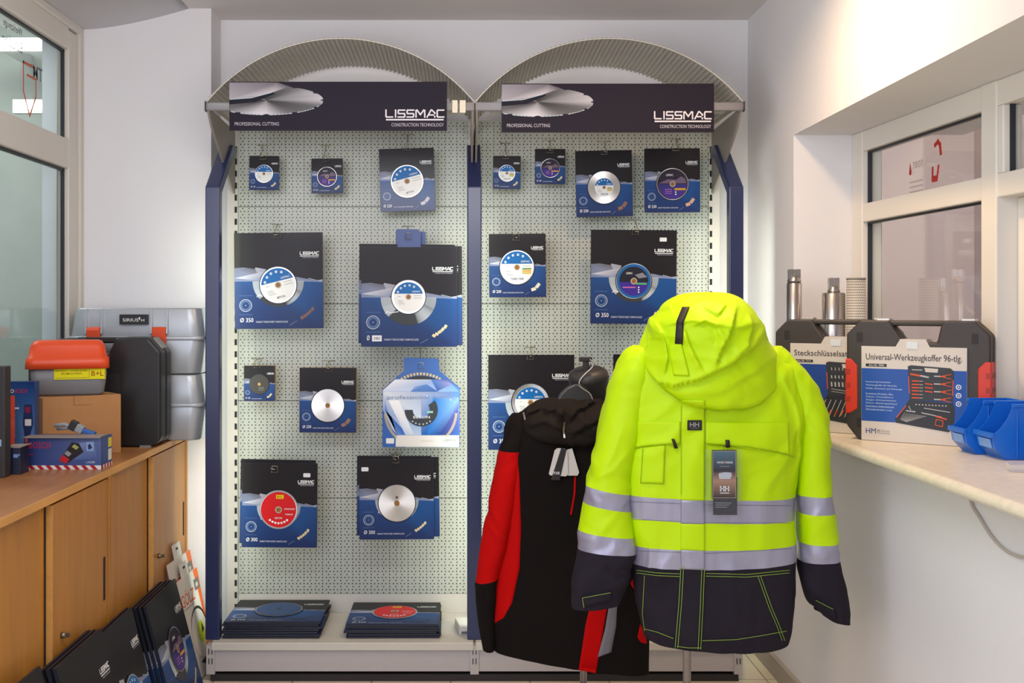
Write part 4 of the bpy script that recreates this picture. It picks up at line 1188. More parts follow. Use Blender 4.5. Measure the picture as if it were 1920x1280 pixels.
m.inkrect(w_*0.64, w_*0.88, h_*0.46, h_*0.54, 3, WHT); m.inkrect(w_*0.64, w_*0.84, h_*0.62, h_*0.69, 3, H('8a2a50')); m.inkrect(w_*0.64, w_*0.80, h_*0.25, h_*0.31, 3, H('b04a5c'))
m.build('printed_front', dt)
# small dark carton
Ys = 3.262
sb = empty('small_carton', (P(-2, 0, Ys).x, Ys, ZT), 0.0, label='small dark blue carton in front, left of the laser carton', cat='box')
w_ = P(38, 0, Ys).x-P(-2, 0, Ys).x
m = MB().use(mat('carton_night', '161c34', 0.5)); m.box(0, w_, 0, 0.065, 0, 0.082); m.build('carton', sb, bevel=0.001)
m = MB().use(MATS['carton_inside']); m.prism([(0, 0.082), (w_, 0.082), (w_+0.012, 0.088), (w_*0.4, 0.087)], -0.002, 0.06, axis='y'); m.build('flap', sb)
m = MB().use(INKM); m.y0 = -0.0004; m.inkrect(w_*0.68, w_*0.9, 0.052, 0.063, 1, H('6f8fc0')); m.inkrect(w_*0.92, w_*0.98, 0.058, 0.063, 1, H('8a9cc0')); m.build('printed_front', sb)
# dark case at the picture's left edge
Ye = 3.20
ec = empty('tool_carton', (P(-130, 0, Ye).x, Ye, ZT), 0.0, label='tall dark grey carton cut by the left edge', cat='box')
w_ = P(12, 0, Ye).x-P(-130, 0, Ye).x
w_ = 0.14
ec.location.x = P(9, 0, Ye).x-w_
m = MB().use(mat('carton_charcoal', '2e2a2b', 0.5)); m.box(0, w_, 0, 0.045, 0, 0.335); m.build('carton', ec, bevel=0.003)
m = MB().use(INKM); m.y0 = -0.0004; m.inkrect(w_-0.018, w_-0.010, 0.095, 0.115, 1, H('8fb0c9')); m.build('printed_mark', ec)
Yr = 3.42
rc = empty('red_carton', (P(-60, 0, Yr).x, Yr, ZT), 0, label='orange red carton edge behind the tall grey carton', cat='box')
w_ = P(15.5, 0, Yr).x-P(-60, 0, Yr).x
m = MB().use(mat('carton_dark_red', '3a2a2e', 0.5)); m.box(0, w_-0.012, 0, 0.05, 0, 0.235); m.build('carton', rc)
m = MB().use(ORG); m.box(w_-0.012, w_, 0.0, 0.05, 0.03, 0.225); m.build('side_panel', rc)

# ------------------------------------------------------------------ packages leaning on the cabinets
def lean(pa, pb, topx, botx, t, h, lab, style='purple', dia='350', grp=None, **kw):
    """package facing +X: near lower corner pa, far lower corner pb (x,y)"""
    w_ = math.hypot(pb[0]-pa[0], pb[1]-pa[1])
    r = make_package('saw_blade_package', w_, h, t, style, dia, 0.21, lab, group=grp, **kw)
    a = math.atan2(pb[1]-pa[1], pb[0]-pa[0])   # local +x goes from near to far
    tilt = -math.asin((botx-topx)/h)
    r.rotation_mode = 'QUATERNION'
    r.rotation_quaternion = (Matrix.Rotation(a, 3, 'Z') @ Matrix.Rotation(tilt, 3, 'X')).to_quaternion()
    r.location = ((pa[0]+pb[0])/2, (pa[1]+pb[1])/2, 0.004)
    return r
# group beside the far cabinet: four, foremost fully seen
G = 'blade packages leaning on the far cabinet, behind the foremost'
for i in range(4):
    dx = -0.013*i
    r = lean((-0.962+dx, 3.585-0.012*i), (-0.962+dx, 3.955-0.012*i), 0, 0.108, 0.009, 0.42, ['large glossy package with purple disc leaning on the far cabinet', 'dark package leaning second behind the purple disc package', 'dark package leaning third behind the purple disc package', 'dark package leaning last behind the purple disc package'][i])
for i in range(2):
    dx = -0.013*i
    r = lean((-0.985+dx, 3.17), (-0.985+dx, 3.50), 0, 0.105, 0.009, 0.44,
             ['glossy package leaning left of the purple disc package, foremost of two', 'package leaning behind the narrow one left of the purple disc'][i], style='smallwhite', du=0.5, dv=0.55)
for i in range(3):
    dx = -0.014*i
    r = lean((-0.955+dx, 2.815-0.01*i), (-0.955+dx, 3.165-0.006*i), 0, 0.125, 0.010, 0.475,
             ['large dark package leaning on the near cabinet, foremost of three', 'dark package leaning on the near cabinet, middle of three', 'dark package leaning on the near cabinet, rearmost of three'][i], style='steelplain')
r = lean((-0.97, 2.40), (-0.97, 2.76), 0, 0.13, 0.010, 0.50, 'dark package whose corner shows at the bottom left edge', style='steelplain')

def golz(near, far, h, dz, botx, label, hh=0.052):
    w_ = math.hypot(far[0]-near[0], far[1]-near[1])
    t = empty('saw_blade_card', label=label, cat='saw blade package')
    m = MB().use(mat('white_card', 'd9d4ca', 0.5)); m.box(-w_/2, w_/2, -0.006, 0, 0, h); m.use(ORG); m.box(-w_/2, w_/2, 0.0003, 0.002, 0, h); m.build('card', t)
    m = MB().use(MATS['white_card']); m.box(-0.045, 0.045, -0.003, -0.001, h, h+hh); m.use(SLOT); m.box(-0.012, 0.012, -0.0035, -0.0005, h+hh*0.55, h+hh*0.7); m.build('hanging_tab', t)
    m = MB().use(INK); m.y0 = -0.0065
    U = lambda u: (u-0.5)*w_
    V = lambda v: (1-v)*h
    m.inkrect(-w_/2, w_/2, 0, h, 1, H('d2cdc4'))
    m.ink([(U(0.80), V(0)), (U(1), V(0)), (U(1), V(0.85)), (U(0.93), V(0.6)), (U(0.87), V(0.25))], 2, H('e0662c'))
    m.inkrect(U(0.74), U(0.97), V(0.20), V(0.09), 3, H('6d6a66')); m.inkrect(U(0.80), U(0.90), V(0.17), V(0.13), 4, H('c9c4bc'))
    m.text('G\u00d6LZ', U(0.08), U(0.68), V(0.27), V(0.12), 3, H('dc5a20'))
    m.inkrect(U(0.14), U(0.60), V(0.30), V(0.29), 3, H('8d8a86'))
    m.inkdisc(U(0.62), V(0.58), w_*0.36, 3, H('24211f'), 40); m.inkdisc(U(0.60), V(0.60), w_*0.35, 4, H('cfcac2'), 40)
    m.inkdisc(U(0.66), V(0.60), w_*0.16, 5, H('b9c42a'), 24); m.ink([(U(0.72), V(0.52)), (U(0.80), V(0.6)), (U(0.68), V(0.62))], 6, H('1d1d1d'))
    m.ink([(U(0.75), V(0.75)), (U(0.95), V(0.62)), (U(0.95), V(0.8)), (U(0.82), V(0.85))], 6, H('d9822c'))
    m.ink([(U(0.42), V(0.86)), (U(0.86), V(0.84)), (U(0.80), V(0.97))], 6, H('2a2826'))
    m.build('printed_front', t)
    a = math.atan2(far[1]-near[1], far[0]-near[0]); tilt = -math.asin(botx/h)
    t.rotation_mode = 'QUATERNION'
    t.rotation_quaternion = (Matrix.Rotation(a, 3, 'Z') @ Matrix.Rotation(tilt, 3, 'X')).to_quaternion()
    t.location = ((near[0]+far[0])/2, (near[1]+far[1])/2, dz)
golz((-0.998, 3.975), (-0.984, 4.235), 0.385, 0.006, 0.075, 'white and orange card with orange lettering leaning by the blue post, front one')
golz((-1.022, 4.00), (-1.008, 4.262), 0.45, 0.006, 0.085, 'white and orange card with orange lettering, rear one standing taller', hh=0.055)
# ------------------------------------------------------------------ counter things
CASEP = mat('case_plastic', '37302d', 0.5, bump=0.3, bscale=300, bdist=0.0005)
CASER = mat('case_red_plastic', 'd2331c', 0.42)
cdir = Vector((0.814, -0.581)); crz = math.atan2(cdir.y, cdir.x)
def werkzeug_case(org, s0, s1, sl0, sl1, label, art):
    """org: point on the front line; s0..s1 case extent along the line; sl0..sl1 sleeve extent"""
    W_ = s1-s0; hh = 0.348; dp = 0.072
    o = Vector(org)+cdir*s0
    t = empty('tool_case', (o.x, o.y, ZC+0.001), crz, label=label, cat='tool case')
    c = 0.04
    a, b = 0.132, 0.262
    a, b = a*W_/0.386, b*W_/0.386
    prof = [(c*0.8, 0), (W_-c*0.8, 0), (W_, c), (W_, hh-c), (W_-c, hh), (b, hh), (b-0.014, hh-0.062), (a+0.03, hh-0.062), (a-0.0, hh-0.022), (a-0.012, hh), (c, hh), (0, hh-c), (0, c)]
    for y0, y1, nm in ((0, dp*0.48, 'front_shell'), (dp*0.52, dp, 'back_shell')):
        m = MB().use(CASEP); m.prism(prof, y0, y1, axis='y'); m.build(nm, t, bevel=0.006, bseg=3, bang=30)
    m = MB().use(CASEP); m.prism(rrect(0.012, 0.060, hh-0.016, hh, 0.006, 4), a-0.02, b+0.02, axis='x'); m.build('handle', t)
    for x in (0.095*W_/0.386-0.012, 0.31*W_/0.386):
        m = MB().use(mat('latch_steel', 'b8b4ae', 0.3, metal=0.8)); m.box(x-0.002, x+0.036, 0.012, 0.05, hh-0.002, hh+0.006); m.build('latch', t, bevel=0.002)
    for x0, x1, sx in ((-0.002, 0.032, 1), (W_-0.032, W_+0.002, -1)):
        m = MB().use(CASER)
        pr = [(x0, 0.085), (x1, 0.085), (x1, 0.230), (x0, 0.230)]
        if sx == 1: pr = [(x0, 0.075), (x0+0.012, 0.075), (x1, 0.090), (x1, 0.215), (x0+0.016, 0.235), (x0, 0.235)]
        else: pr = [(x0, 0.090), (x1-0.012, 0.075), (x1, 0.075), (x1, 0.235), (x1-0.016, 0.235), (x0, 0.215)]
        m.prism(pr, -0.003, dp+0.003, axis='y'); g = m.build('side_grip', t, bevel=0.003)
        m = MB().use(mat('case_red_dark', 'a82a1a', 0.5))
        for z in (0.110, 0.150, 0.190):
            xa, xb = (x0-0.0008, x0+0.014) if sx == 1 else (x1-0.014, x1+0.0008)
            m.box(xa, xb, -0.0038, dp+0.0038, z, z+0.015)
        m.build('grip_recess', g)
    m = MB().use(mat('case_recess', '221c1a', 0.6))
    for x in (0.030, W_-0.048):
        for z in (0.035, 0.285): m.box(x, x+0.016, -0.0012, 0.001, z, z+0.028)
    m.build('recess', t)
    # printed cardboard sleeve
    x0, x1 = sl0-s0, sl1-s0; w_ = x1-x0; sh = 0.273
    hump = [(x0, 0.0), (x1, 0.0), (x1, sh), (x0+w_*0.66, sh), (x0+w_*0.62, sh+0.022), (x0+w_*0.38, sh+0.022), (x0+w_*0.335, sh), (x0, sh)]
    m = MB().use(mat('sleeve_card', 'cfc6bd', 0.5)); m.prism(hump, -0.004, dp+0.004, axis='y')
    m.use(INK); m.y0 = -0.004
    m.T = Matrix.Translation((x0, 0, 0))
    m.inkrect(0.0006, w_-0.0006, 0.0006, sh-0.0006, 1, H('d4cbc2')); 
    art(m, w_, sh)
    m.build('sleeve', t)
    m = MB().use(STICK); m.prism(rrect(x0+w_*0.44, x0+w_*0.55, sh-0.006, sh+0.014, 0.004), -0.0056, -0.0040, axis='y'); m.build('price_sticker', t)
    return t

def open_case_picture(m, X, Z, k, wrench=False):
    """picture of an opened case full of tools; X,Z map unit coords"""
    D = H('3a3c42'); O = H('d8552e'); S = H('b9b7b4')
    def pl(pts, ly, c): m.ink([(X(a), Z(b)) for a, b in pts], ly, c)
    def sk(pts, w, ly, c): m.stroke([(X(a), Z(b)) for a, b in pts], w*k, ly, c)
    pl([(0.22, 0.98), (0.27, 1.0), (0.93, 0.97), (0.99, 0.92), (0.97, 0.45), (0.25, 0.46)], 4, D)
    pl([(0.25, 0.46), (0.97, 0.43), (1.0, 0.36), (0.98, 0.05), (0.90, -0.02), (0.02, 0.08), (0.0, 0.14)], 4, H('34363c'))
    pl([(0.50, 0.965), (0.73, 0.955), (0.72, 0.895), (0.52, 0.90)], 5, H('cfc8c0'))
    sk([(0.235, 0.82), (0.25, 0.56)], 0.014, 5, O); sk([(0.975, 0.78), (0.965, 0.55)], 0.016, 5, O)
    sk([(0.03, 0.17), (0.19, 0.36)], 0.014, 5, O)
    if not wrench:
        # left tools in the lid
        sk([(0.30, 0.93), (0.46, 0.93)], 0.016, 5, S); sk([(0.28, 0.86), (0.42, 0.84)], 0.030, 6, O); sk([(0.44, 0.84), (0.56, 0.82)], 0.028, 5, S)
        for i, z in enumerate((0.755, 0.70, 0.65, 0.60, 0.545, 0.49)):
            sk([(0.30, z), (0.40, z)], 0.022, 6, O); sk([(0.42, z), (0.47, z)], 0.010, 5, S)
        for z in (0.72, 0.66, 0.60): sk([(0.52, z), (0.63, z-0.01)], 0.020, 6, O)
        for z in (0.84, 0.72, 0.60, 0.48):
            sk([(0.67, z), (0.79, z)], 0.020, 6, S); sk([(0.80, z+0.008), (0.94, z+0.035)], 0.012, 6, O); sk([(0.80, z-0.008), (0.94, z-0.035)], 0.012, 6, O); sk([(0.78, z), (0.84, z)], 0.022, 7, O)
        for i in range(10): sk([(0.36+0.055*i, 0.385), (0.365+0.055*i, 0.385)], 0.020, 6, S)
        sk([(0.50, 0.335), (0.92, 0.29)], 0.013, 6, S); sk([(0.46, 0.26), (0.78, 0.21)], 0.016, 6, S); sk([(0.70, 0.215), (0.86, 0.18)], 0.026, 7, O)
        for i in range(9):
            sk([(0.10+0.012*i, 0.135-0.004*i), (0.17+0.045*i, 0.245-0.004*i)], 0.006, 6, S)
        sk([(0.20, 0.28), (0.34, 0.27)], 0.020, 6, S); sk([(0.24, 0.35), (0.27, 0.30)], 0.012, 6, S)
        sk([(0.68, 0.08), (0.80, 0.06), (0.81, 0.15), (0.70, 0.17), (0.68, 0.08)], 0.012, 6, O)
    else:
        for r_, (z, n, hgt) in enumerate(((0.90, 9, 0.035), (0.77, 10, 0.03), (0.66, 9, 0.05))):
            for i in range(n): sk([(0.32+0.065*i, z), (0.325+0.065*i, z-hgt)], 0.014+0.006*r_, 6, S)
        sk([(0.32, 0.56), (0.90, 0.50)], 0.010, 6, S); sk([(0.32, 0.52), (0.90, 0.47)], 0.008, 6, S)
        for i in range(7): sk([(0.10+0.09*i, 0.12), (0.22+0.09*i, 0.38)], 0.012, 6, S)
        for i in range(4): sk([(0.16+0.11*i, 0.14), (0.20+0.11*i, 0.22)], 0.018, 7, O)
def art96(m, w, h):
    m.inkrect(0.0006, w-0.0006, h*0.205, h*0.765, 2, H('2a55a6'))
    m.text('Universal-Werkzeugkoffer 96-tlg.', w*0.045, w*0.955, h*0.835, h*0.925, 3, H('4a4442'))
    m.inkrect(w*0.045, w*0.25, h*0.785, h*0.815, 3, H('35302f')); m.text('Art.-Nr. 7096', w*0.075, w*0.225, h*0.791, h*0.809, 4, WHT)
    for i, s in enumerate(('hochwertig best\u00fcckter', 'Werkzeugkoffer f\u00fcr Haushalt,', 'Hobby, Handwerk und Werkstatt')):
        m.text(s, w*0.045, w*(0.29, 0.35, 0.40)[i], h*(0.61-0.035*i), h*(0.632-0.035*i), 3, H('b9cbe6'))
    for i, s in enumerate(('Sechskant-Eins\u00e4tze, Bits', 'Adapter, Umschaltknarre', 'Zangen, Schlosserhammer', 'Schere, Gabelringschl\u00fcssel', 'Sechskant-Stiftschl\u00fcssel', 'Schraubendreher u.v.m.')):
        m.text(s, w*0.045, w*(0.31, 0.315, 0.345, 0.35, 0.32, 0.305)[i], h*(0.485-0.033*i), h*(0.506-0.033*i), 3, H('b9cbe6'))
    open_case_picture(m, lambda u: w*(0.33+0.56*u), lambda v: h*(0.15+0.66*v), w*0.56)
    for i in range(3):
        cx, cz = w*0.925, h*(0.60-0.085*i); m.inkdisc(cx, cz, w*0.026, 5, WHT, 20); m.inkdisc(cx, cz, w*0.017, 6, H('2a55a6'), 16); m.inkrect(cx-w*0.008, cx+w*0.008, cz-w*0.006, cz+w*0.006, 7, WHT)
    m.text('HM', w*0.045, w*0.145, h*0.075, h*0.13, 3, H('223f86')); m.text('M\u00fcllner', w*0.155, w*0.285, h*0.095, h*0.125, 3, H('a9a2a0')); m.inkrect(w*0.155, w*0.285, h*0.078, h*0.086, 3, H('a9a2a0'))
def art171(m, w, h):
    m.inkrect(0.0006, w-0.0006, h*0.205, h*0.765, 2, H('2a4a94'))
    m.text('Steckschl\u00fcsselsatz 171-tlg.', w*0.045, w*0.93, h*0.84, h*0.925, 3, H('4a4442'))
    m.inkrect(w*0.045, w*0.25, h*0.785, h*0.815, 3, H('35302f')); m.text('Art.-Nr. 7171', w*0.075, w*0.225, h*0.791, h*0.809, 4, WHT)
    open_case_picture(m, lambda u: w*(0.26+0.60*u), lambda v: h*(0.10+0.70*v), w*0.60, True)
werkzeug_case((1.166, 3.117), -0.04, 0.346, 0.004, 0.287, 'black and red tool case in front with Universal-Werkzeugkoffer 96-tlg. sleeve', art96)
werkzeug_case((1.155, 3.290), -0.190, 0.185, -0.140, 0.145, 'black and red tool case behind with Steckschlüsselsatz sleeve', art171)

# core drill bits
def core_bit(px, Y, pxw, ytop, yshoulder, label, big=False):
    c = P(px, 0, Y); r = pxw/2*Y/F; zt_ = CH-(ytop-CY)*Y/F-ZC; zs = CH-(yshoulder-CY)*Y/F-ZC
    t = empty('core_drill_bit', (c.x, Y, ZC+0.0005), label=label, cat='drill bit')
    m = MB().use(CORE_STEEL); m.lathe([(r*0.93, 0.0), (r*0.93, 0.012), (r, 0.014), (r, zs-0.004), (r-0.004, zs), (0.0001, zs)], n=48); m.build('barrel', t)
    rs = 0.018 if big else 0.021
    m = MB().use(CORE_STEEL); m.lathe([(rs*1.15, zs), (rs*1.15, zs+0.010), (rs*0.8, zs+0.016), (rs*0.8, zs+0.022)], n=32)
    m.prism(rrect(-rs*0.95, -rs*0.12, zs+0.012, zt_, 0.002, 2), -rs*0.5, rs*0.5, axis='y')
    m.prism(rrect(rs*0.12, rs*0.95, zs+0.012, zt_, 0.002, 2), -rs*0.5, rs*0.5, axis='y')
    m.build('shank', t)
core_bit(1489, 3.76, 28, 505, 530, 'slim steel core drill bit standing left in the window recess')
core_bit(1563, 3.68, 42, 521, 549, 'wide steel core drill bit standing beside the mesh cylinder', True)
c = P(1605, 0, 3.64); r = 17*3.64/F; zt_ = CH-(521-CY)*3.64/F-ZC
t = empty('mesh_cylinder', (c.x, 3.64, ZC+0.0005), label='perforated grey metal cylinder standing at the window', cat='cylinder')
def mesh_mat():
    m = mat('punched_grey', 'b5b3ad', 0.5); nt = m.node_tree; b = nt.nodes['Principled BSDF']
    tc = nt.nodes.new('ShaderNodeTexCoord'); mp = nt.nodes.new('ShaderNodeMapping'); mp.inputs['Scale'].default_value = (1, 1, 1)
    sp = nt.nodes.new('ShaderNodeSeparateXYZ'); nt.links.new(tc.outputs['Object'], sp.inputs[0])
    def mth(op, a, bb=None):
        n = nt.nodes.new('ShaderNodeMath'); n.operation = op
        for i, x in enumerate((a, bb)):
            if x is None: continue
            if isinstance(x, (int, float)): n.inputs[i].default_value = x
            else: nt.links.new(x, n.inputs[i])
        return n.outputs[0]
    row = mth('DIVIDE', sp.outputs[2], 0.009); ang = mth('MULTIPLY', mth('ARCTAN2', sp.outputs[1], sp.outputs[0]), 34/(2*PI))
    off = mth('MULTIPLY', mth('FLOOR', row), 0.5)
    u = mth('SUBTRACT', mth('FRACT', mth('ADD', ang, off)), 0.5); v = mth('SUBTRACT', mth('FRACT', row), 0.5)
    d = mth('SQRT', mth('ADD', mth('MULTIPLY', u, u), mth('MULTIPLY', v, v))); g = mth('LESS_THAN', d, 0.30)
    mx = nt.nodes.new('ShaderNodeMix'); mx.data_type = 'RGBA'; nt.links.new(g, mx.inputs[0])
    mx.inputs[6].default_value = (*H('c4c1ba'), 1); mx.inputs[7].default_value = (*H('4a4744'), 1); nt.links.new(mx.outputs[2], b.inputs['Base Color'])
    return m
m = MB().use(mesh_mat()); m.lathe([(r-0.003, 0), (r, 0), (r, zt_-0.004)], n=48); m.build('mesh_wall', t)
m = MB().use(MATS['bracket_grey']); m.lathe([(r-0.004, zt_-0.006), (r+0.0012, zt_-0.006), (r+0.0012, zt_), (r-0.004, zt_), (r-0.004, zt_-0.05)], n=48); m.build('rim', t)

# blue stacking bins
BINB = mat('bin_blue_plastic', '1468d0', 0.35, coat=0.15)
def bin_(X0, Yn, Yf_, L, h, label, rz=0.0):
    t = empty('storage_bin', (X0, Yn, ZC+0.001), rz, label=label, cat='bin', group='blue stacking bins')
    W_ = Yf_-Yn; th_ = 0.0025
    side = [(0.032, 0.0), (0.006, 0.028), (0.0, 0.062), (0.004, 0.066)]
    for k in range(9):
        a = k/8; side.append((0.006+0.040*math.sin(a*PI/2)*0.6+0.022*a, 0.066+(h-0.066)*(1-math.cos(a*PI/2))*0.35+(h-0.066)*0.65*a))
    side += [(L, h), (L, 0.0)]
    for y0 in (0.0, W_-th_):
        m = MB().use(BINB); m.prism(side, y0, y0+th_, axis='y'); m.build('side_wall', t)
    m = MB().use(BINB)
    m.box(0.030, L, th_, W_-th_, 0.0, 0.003)
    m.box(L-0.003, L, th_, W_-th_, 0.003, h)
    m.prism([(0.032, 0.0), (0.006, 0.028), (0.0, 0.062), (0.003, 0.062), (0.009, 0.030), (0.036, 0.002)], th_, W_-th_, axis='y')
    m.build('tray', t)
    m = MB().use(BINB)
    xr = side[12][0]
    m.box(xr-0.004, L+0.003, -0.004, 0.002, h-0.008, h+0.001); m.box(xr-0.004, L+0.003, W_-0.002, W_+0.004, h-0.008, h+0.001); m.box(L-0.001, L+0.004, 0.0, W_, h-0.008, h+0.001)
    m.box(-0.006, 0.004, -0.003, W_+0.003, 0.054, 0.067)
    m.box(0.060, 0.063, -0.003, 0.0, 0.0, h-0.01)
    m.build('rim', t, bevel=0.0015)
    m = MB().use(mat('bin_label_holder', '6f9fe0', 0.3))
    m.prism([(0.004, 0.027), (-0.0015, 0.050), (0.0005, 0.050), (0.006, 0.027)], W_*0.15, W_*0.85, axis='y'); m.build('label_holder', t)
bin_(1.345, 2.70, 2.79, 0.165, 0.140, 'blue open front storage bin, the near one on the counter')
bin_(1.322, 2.802, 2.885, 0.155, 0.140, 'blue open front storage bin, the one touching the tool case')
bin_(1.415, 2.575, 2.655, 0.10, 0.085, 'small blue bin cut by the right picture edge')
# clear price holder and box behind the bins
t = empty('card_holder', (P(1893, 0, 2.50).x, 2.50, ZC+0.001), -0.3, label='clear plastic card holder lying on the counter at the right edge', cat='holder')
m = MB().use(mat('clear_plastic', 'd8d4d2', 0.1, alpha=0.45, coat=0.5)); m.prism([(0, 0.0), (0.09, 0.0), (0.09, 0.020), (0.085, 0.022), (0.002, 0.016)], 0, 0.05, axis='y'); m.build('holder', t)
pb = empty('cardboard_package', (1.33, 2.55, ZC+0.001), 0, label='x', cat='box')
bpy.data.objects.remove(pb)
px0 = P(1893, 757, 2.9)
pb = empty('tilted_package', (1.520, 2.86, ZC+0.001), -1.2, label='purple and orange package standing behind the blue bins', cat='box')
m = MB().use(mat('package_purple', '5a4a86', 0.4)); m.prism([(0, 0), (0.14, 0), (0.14, 0.20), (0.10, 0.185), (0.0, 0.150)], 0, 0.012, axis='y')
m.build('carton', pb)
m = MB().use(INKM); m.y0 = -0.0004; m.ink([(0.05, 0.155), (0.09, 0.17), (0.09, 0.182), (0.05, 0.168)], 1, H('e0662c')); m.inkrect(0.02, 0.06, 0.12, 0.14, 1, H('8f82b4')); m.build('printed_front', pb)
# ------------------------------------------------------------------ garments
def catmull(v, t):
    n = len(v); i = min(int(t), n-2); f = t-i
    p0 = v[max(i-1, 0)]; p1 = v[i]; p2 = v[i+1]; p3 = v[min(i+2, n-1)]
    return [0.5*((2*b)+(c-a)*f+(2*a-5*b+4*c-d)*f*f+(3*b-a-3*c+d)*f**3) for a, b, c, d in zip(p0, p1, p2, p3)]

class Cloth:
    """loft of horizontal rings. rows: (py, xl, xr, yoff, halfdepth, sag, tilt) in picture units at depth Y0"""
    def __init__(s, rows, Y0, n=160, step=3.0, ex=0.85, amp=0.006, fscale=(9, 9, 4), seed=0, creases=(), vfold=0.0):
        s.Y0 = Y0; s.n = n; S = F/Y0
        rows = [tuple(r)+(0,)*(7-len(r)) for r in rows]
        g = []; s.py = []
        for i in range(len(rows)-1):
            k = max(1, int(abs(rows[i+1][0]-rows[i][0])/step)) if rows[i+1][0] != rows[i][0] else 3
            for j in range(k):
                g.append(catmull(rows, i+j/k) if True else None)
        g.append(list(rows[-1]))
        s.rows = g
        s.grid = []
        for (py, xl, xr, yo, hd, sag, tilt) in g:
            ring = []; cx = (xl+xr)/2; hw = max(0.3, (xr-xl)/2); hd = max(0.002, hd)
            for k in range(n):
                a = 2*PI*k/n; ca, sa = math.cos(a), math.sin(a)
                u = math.copysign(abs(ca)**ex, ca); vv = math.copysign(abs(sa)**ex, sa)
                fr = max(0.0, -vv)     # front is -y
                x = (cx+hw*u-CX)/S; y = Y0+yo+hd*vv
                z = CH-(py+sag*fr+tilt*u-CY)/S
                ring.append(Vector((x, y, z)))
            s.grid.append(ring)
        # folds
        nr = len(s.grid); out = []
        for i, ring in enumerate(s.grid):
            r2 = []
            for k, p in enumerate(ring):
                a = ring[(k-1) % n]; b = ring[(k+1) % n]; c = s.grid[max(0, i-1)][k]; d = s.grid[min(nr-1, i+1)][k]
                nn = (b-a).cross(d-c)
                if nn.length < 1e-12: nn = Vector((0, -1, 0))
                nn.normalize()
                cen = Vector(((g[i][1]+g[i][2])/2/S-CX/S, Y0+g[i][3], p.z))
                if nn.dot(p-cen) < 0: nn = -nn
                q = Vector((p.x*fscale[0], p.y*fscale[1], p.z*fscale[2]+seed*7.3))
                q2 = q+Vector((noise.noise(q*0.7)*1.2, 0, noise.noise(q*0.7+Vector((5, 3, 1)))*1.2))
                d_ = (1-abs(noise.noise(q2))*2.4)*0.55+noise.noise(q2*2.1)*0.35+noise.noise(q2*4.3+Vector((1, 9, 2)))*0.15
                disp = amp*d_
                if vfold: disp += vfold*noise.noise(Vector((p.x*16, p.y*16+seed, p.z*1.2)))
                pp = p+nn*disp
                if p.y < Y0+g[i][3]+0.3*g[i][4] and creases:
                    X_, Y_ = to_px(p)
                    for pts, dep, w1, w2 in creases:
                        best = 1e9; sg = 1; tt = 0; L = 0
                        tot = len(pts)-1
                        for m_ in range(tot):
                            (x0, y0), (x1, y1) = pts[m_], pts[m_+1]
                            dx, dy = x1-x0, y1-y0; l2 = dx*dx+dy*dy
                            t = max(0, min(1, ((X_-x0)*dx+(Y_-y0)*dy)/l2)); ex_, ey_ = X_-x0-t*dx, Y_-y0-t*dy
                            dd = math.hypot(ex_, ey_)
                            if dd < best: best = dd; sg = 1 if dx*ey_-dy*ex_ > 0 else -1; tt = (m_+t)/tot
                        if best < 60:
                            fade = min(1, 6*tt+0.15, 6*(1-tt)+0.15)
                            # sg>0: below/right of the line ; raised side is sg<0
                            if sg < 0: v = dep*math.exp(-best/w2)
                            else: v = dep*math.exp(-best/w1)
                            pp = pp+Vector((0, -1, 0))*v*fade if True else pp
                            if sg > 0: pp = pp+Vector((0, 1, 0))*dep*0.35*math.exp(-((best-w1*2)/(w1*2.5))**2)*fade
                r2.append(pp)
            out.append(r2)
        s.grid = out
    def mesh(s, name, parent, material, r0=None, r1=None, off=0.0, thick=0.0, ranges=None, capt=False, capb=False, lip=0.0, label=None):
        """ranges in picture rows"""
        n = s.n; rows = [r[0] for r in s.rows]
        ranges = ranges or [(r0 if r0 is not None else -1e9, r1 if r1 is not None else 1e9)]
        mb = MB().use(material)
        for (a, b) in ranges:
            idx = [i for i, p in enumerate(rows) if a-1e-6 <= p <= b+1e-6]
            if len(idx) < 2: continue
            vs = []
            for i in idx: vs += s.grid[i]
            fs = []
            for q in range(len(idx)-1):
                for k in range(n): fs.append((q*n+k, q*n+(k+1) % n, (q+1)*n+(k+1) % n, (q+1)*n+k))
            mb.add(vs, fs, True)
            if capt and idx[0] == 0: mb.add(s.grid[0], [tuple(range(n))], True)
            if idx[-1] == len(rows)-1:
                if capb: mb.add(s.grid[-1], [tuple(range(n))], True)
                elif lip:
                    ring = s.grid[-1]; c = sum(ring, Vector())/n
                    r1_ = [p+(c-p).normalized()*0.006+Vector((0, 0, 0.004)) for p in ring]; r2_ = [p+(c-p).normalized()*0.008+Vector((0, 0, lip)) for p in ring]
                    r3_ = [c+Vector((0, 0, lip))+(p-c)*0.02 for p in ring]
                    mb.add(ring+r1_+r2_+r3_, [(q*n+k, q*n+(k+1) % n, (q+1)*n+(k+1) % n, (q+1)*n+k) for q in range(3) for k in range(n)], True)
        o = mb.build(name, None)
        if parent:
            o.parent = parent; o.matrix_parent_inverse = parent.matrix_world.inverted() if False else Matrix.Translation(-parent.location)
        if label: o['label'] = label
        return o
    def bvh(s):
        n = s.n; vs = [p for r in s.grid for p in r]
        fs = [(q*n+k, q*n+(k+1) % n, (q+1)*n+(k+1) % n, (q+1)*n+k) for q in range(len(s.grid)-1) for k in range(n)]
        return BVHTree.FromPolygons(vs, fs)

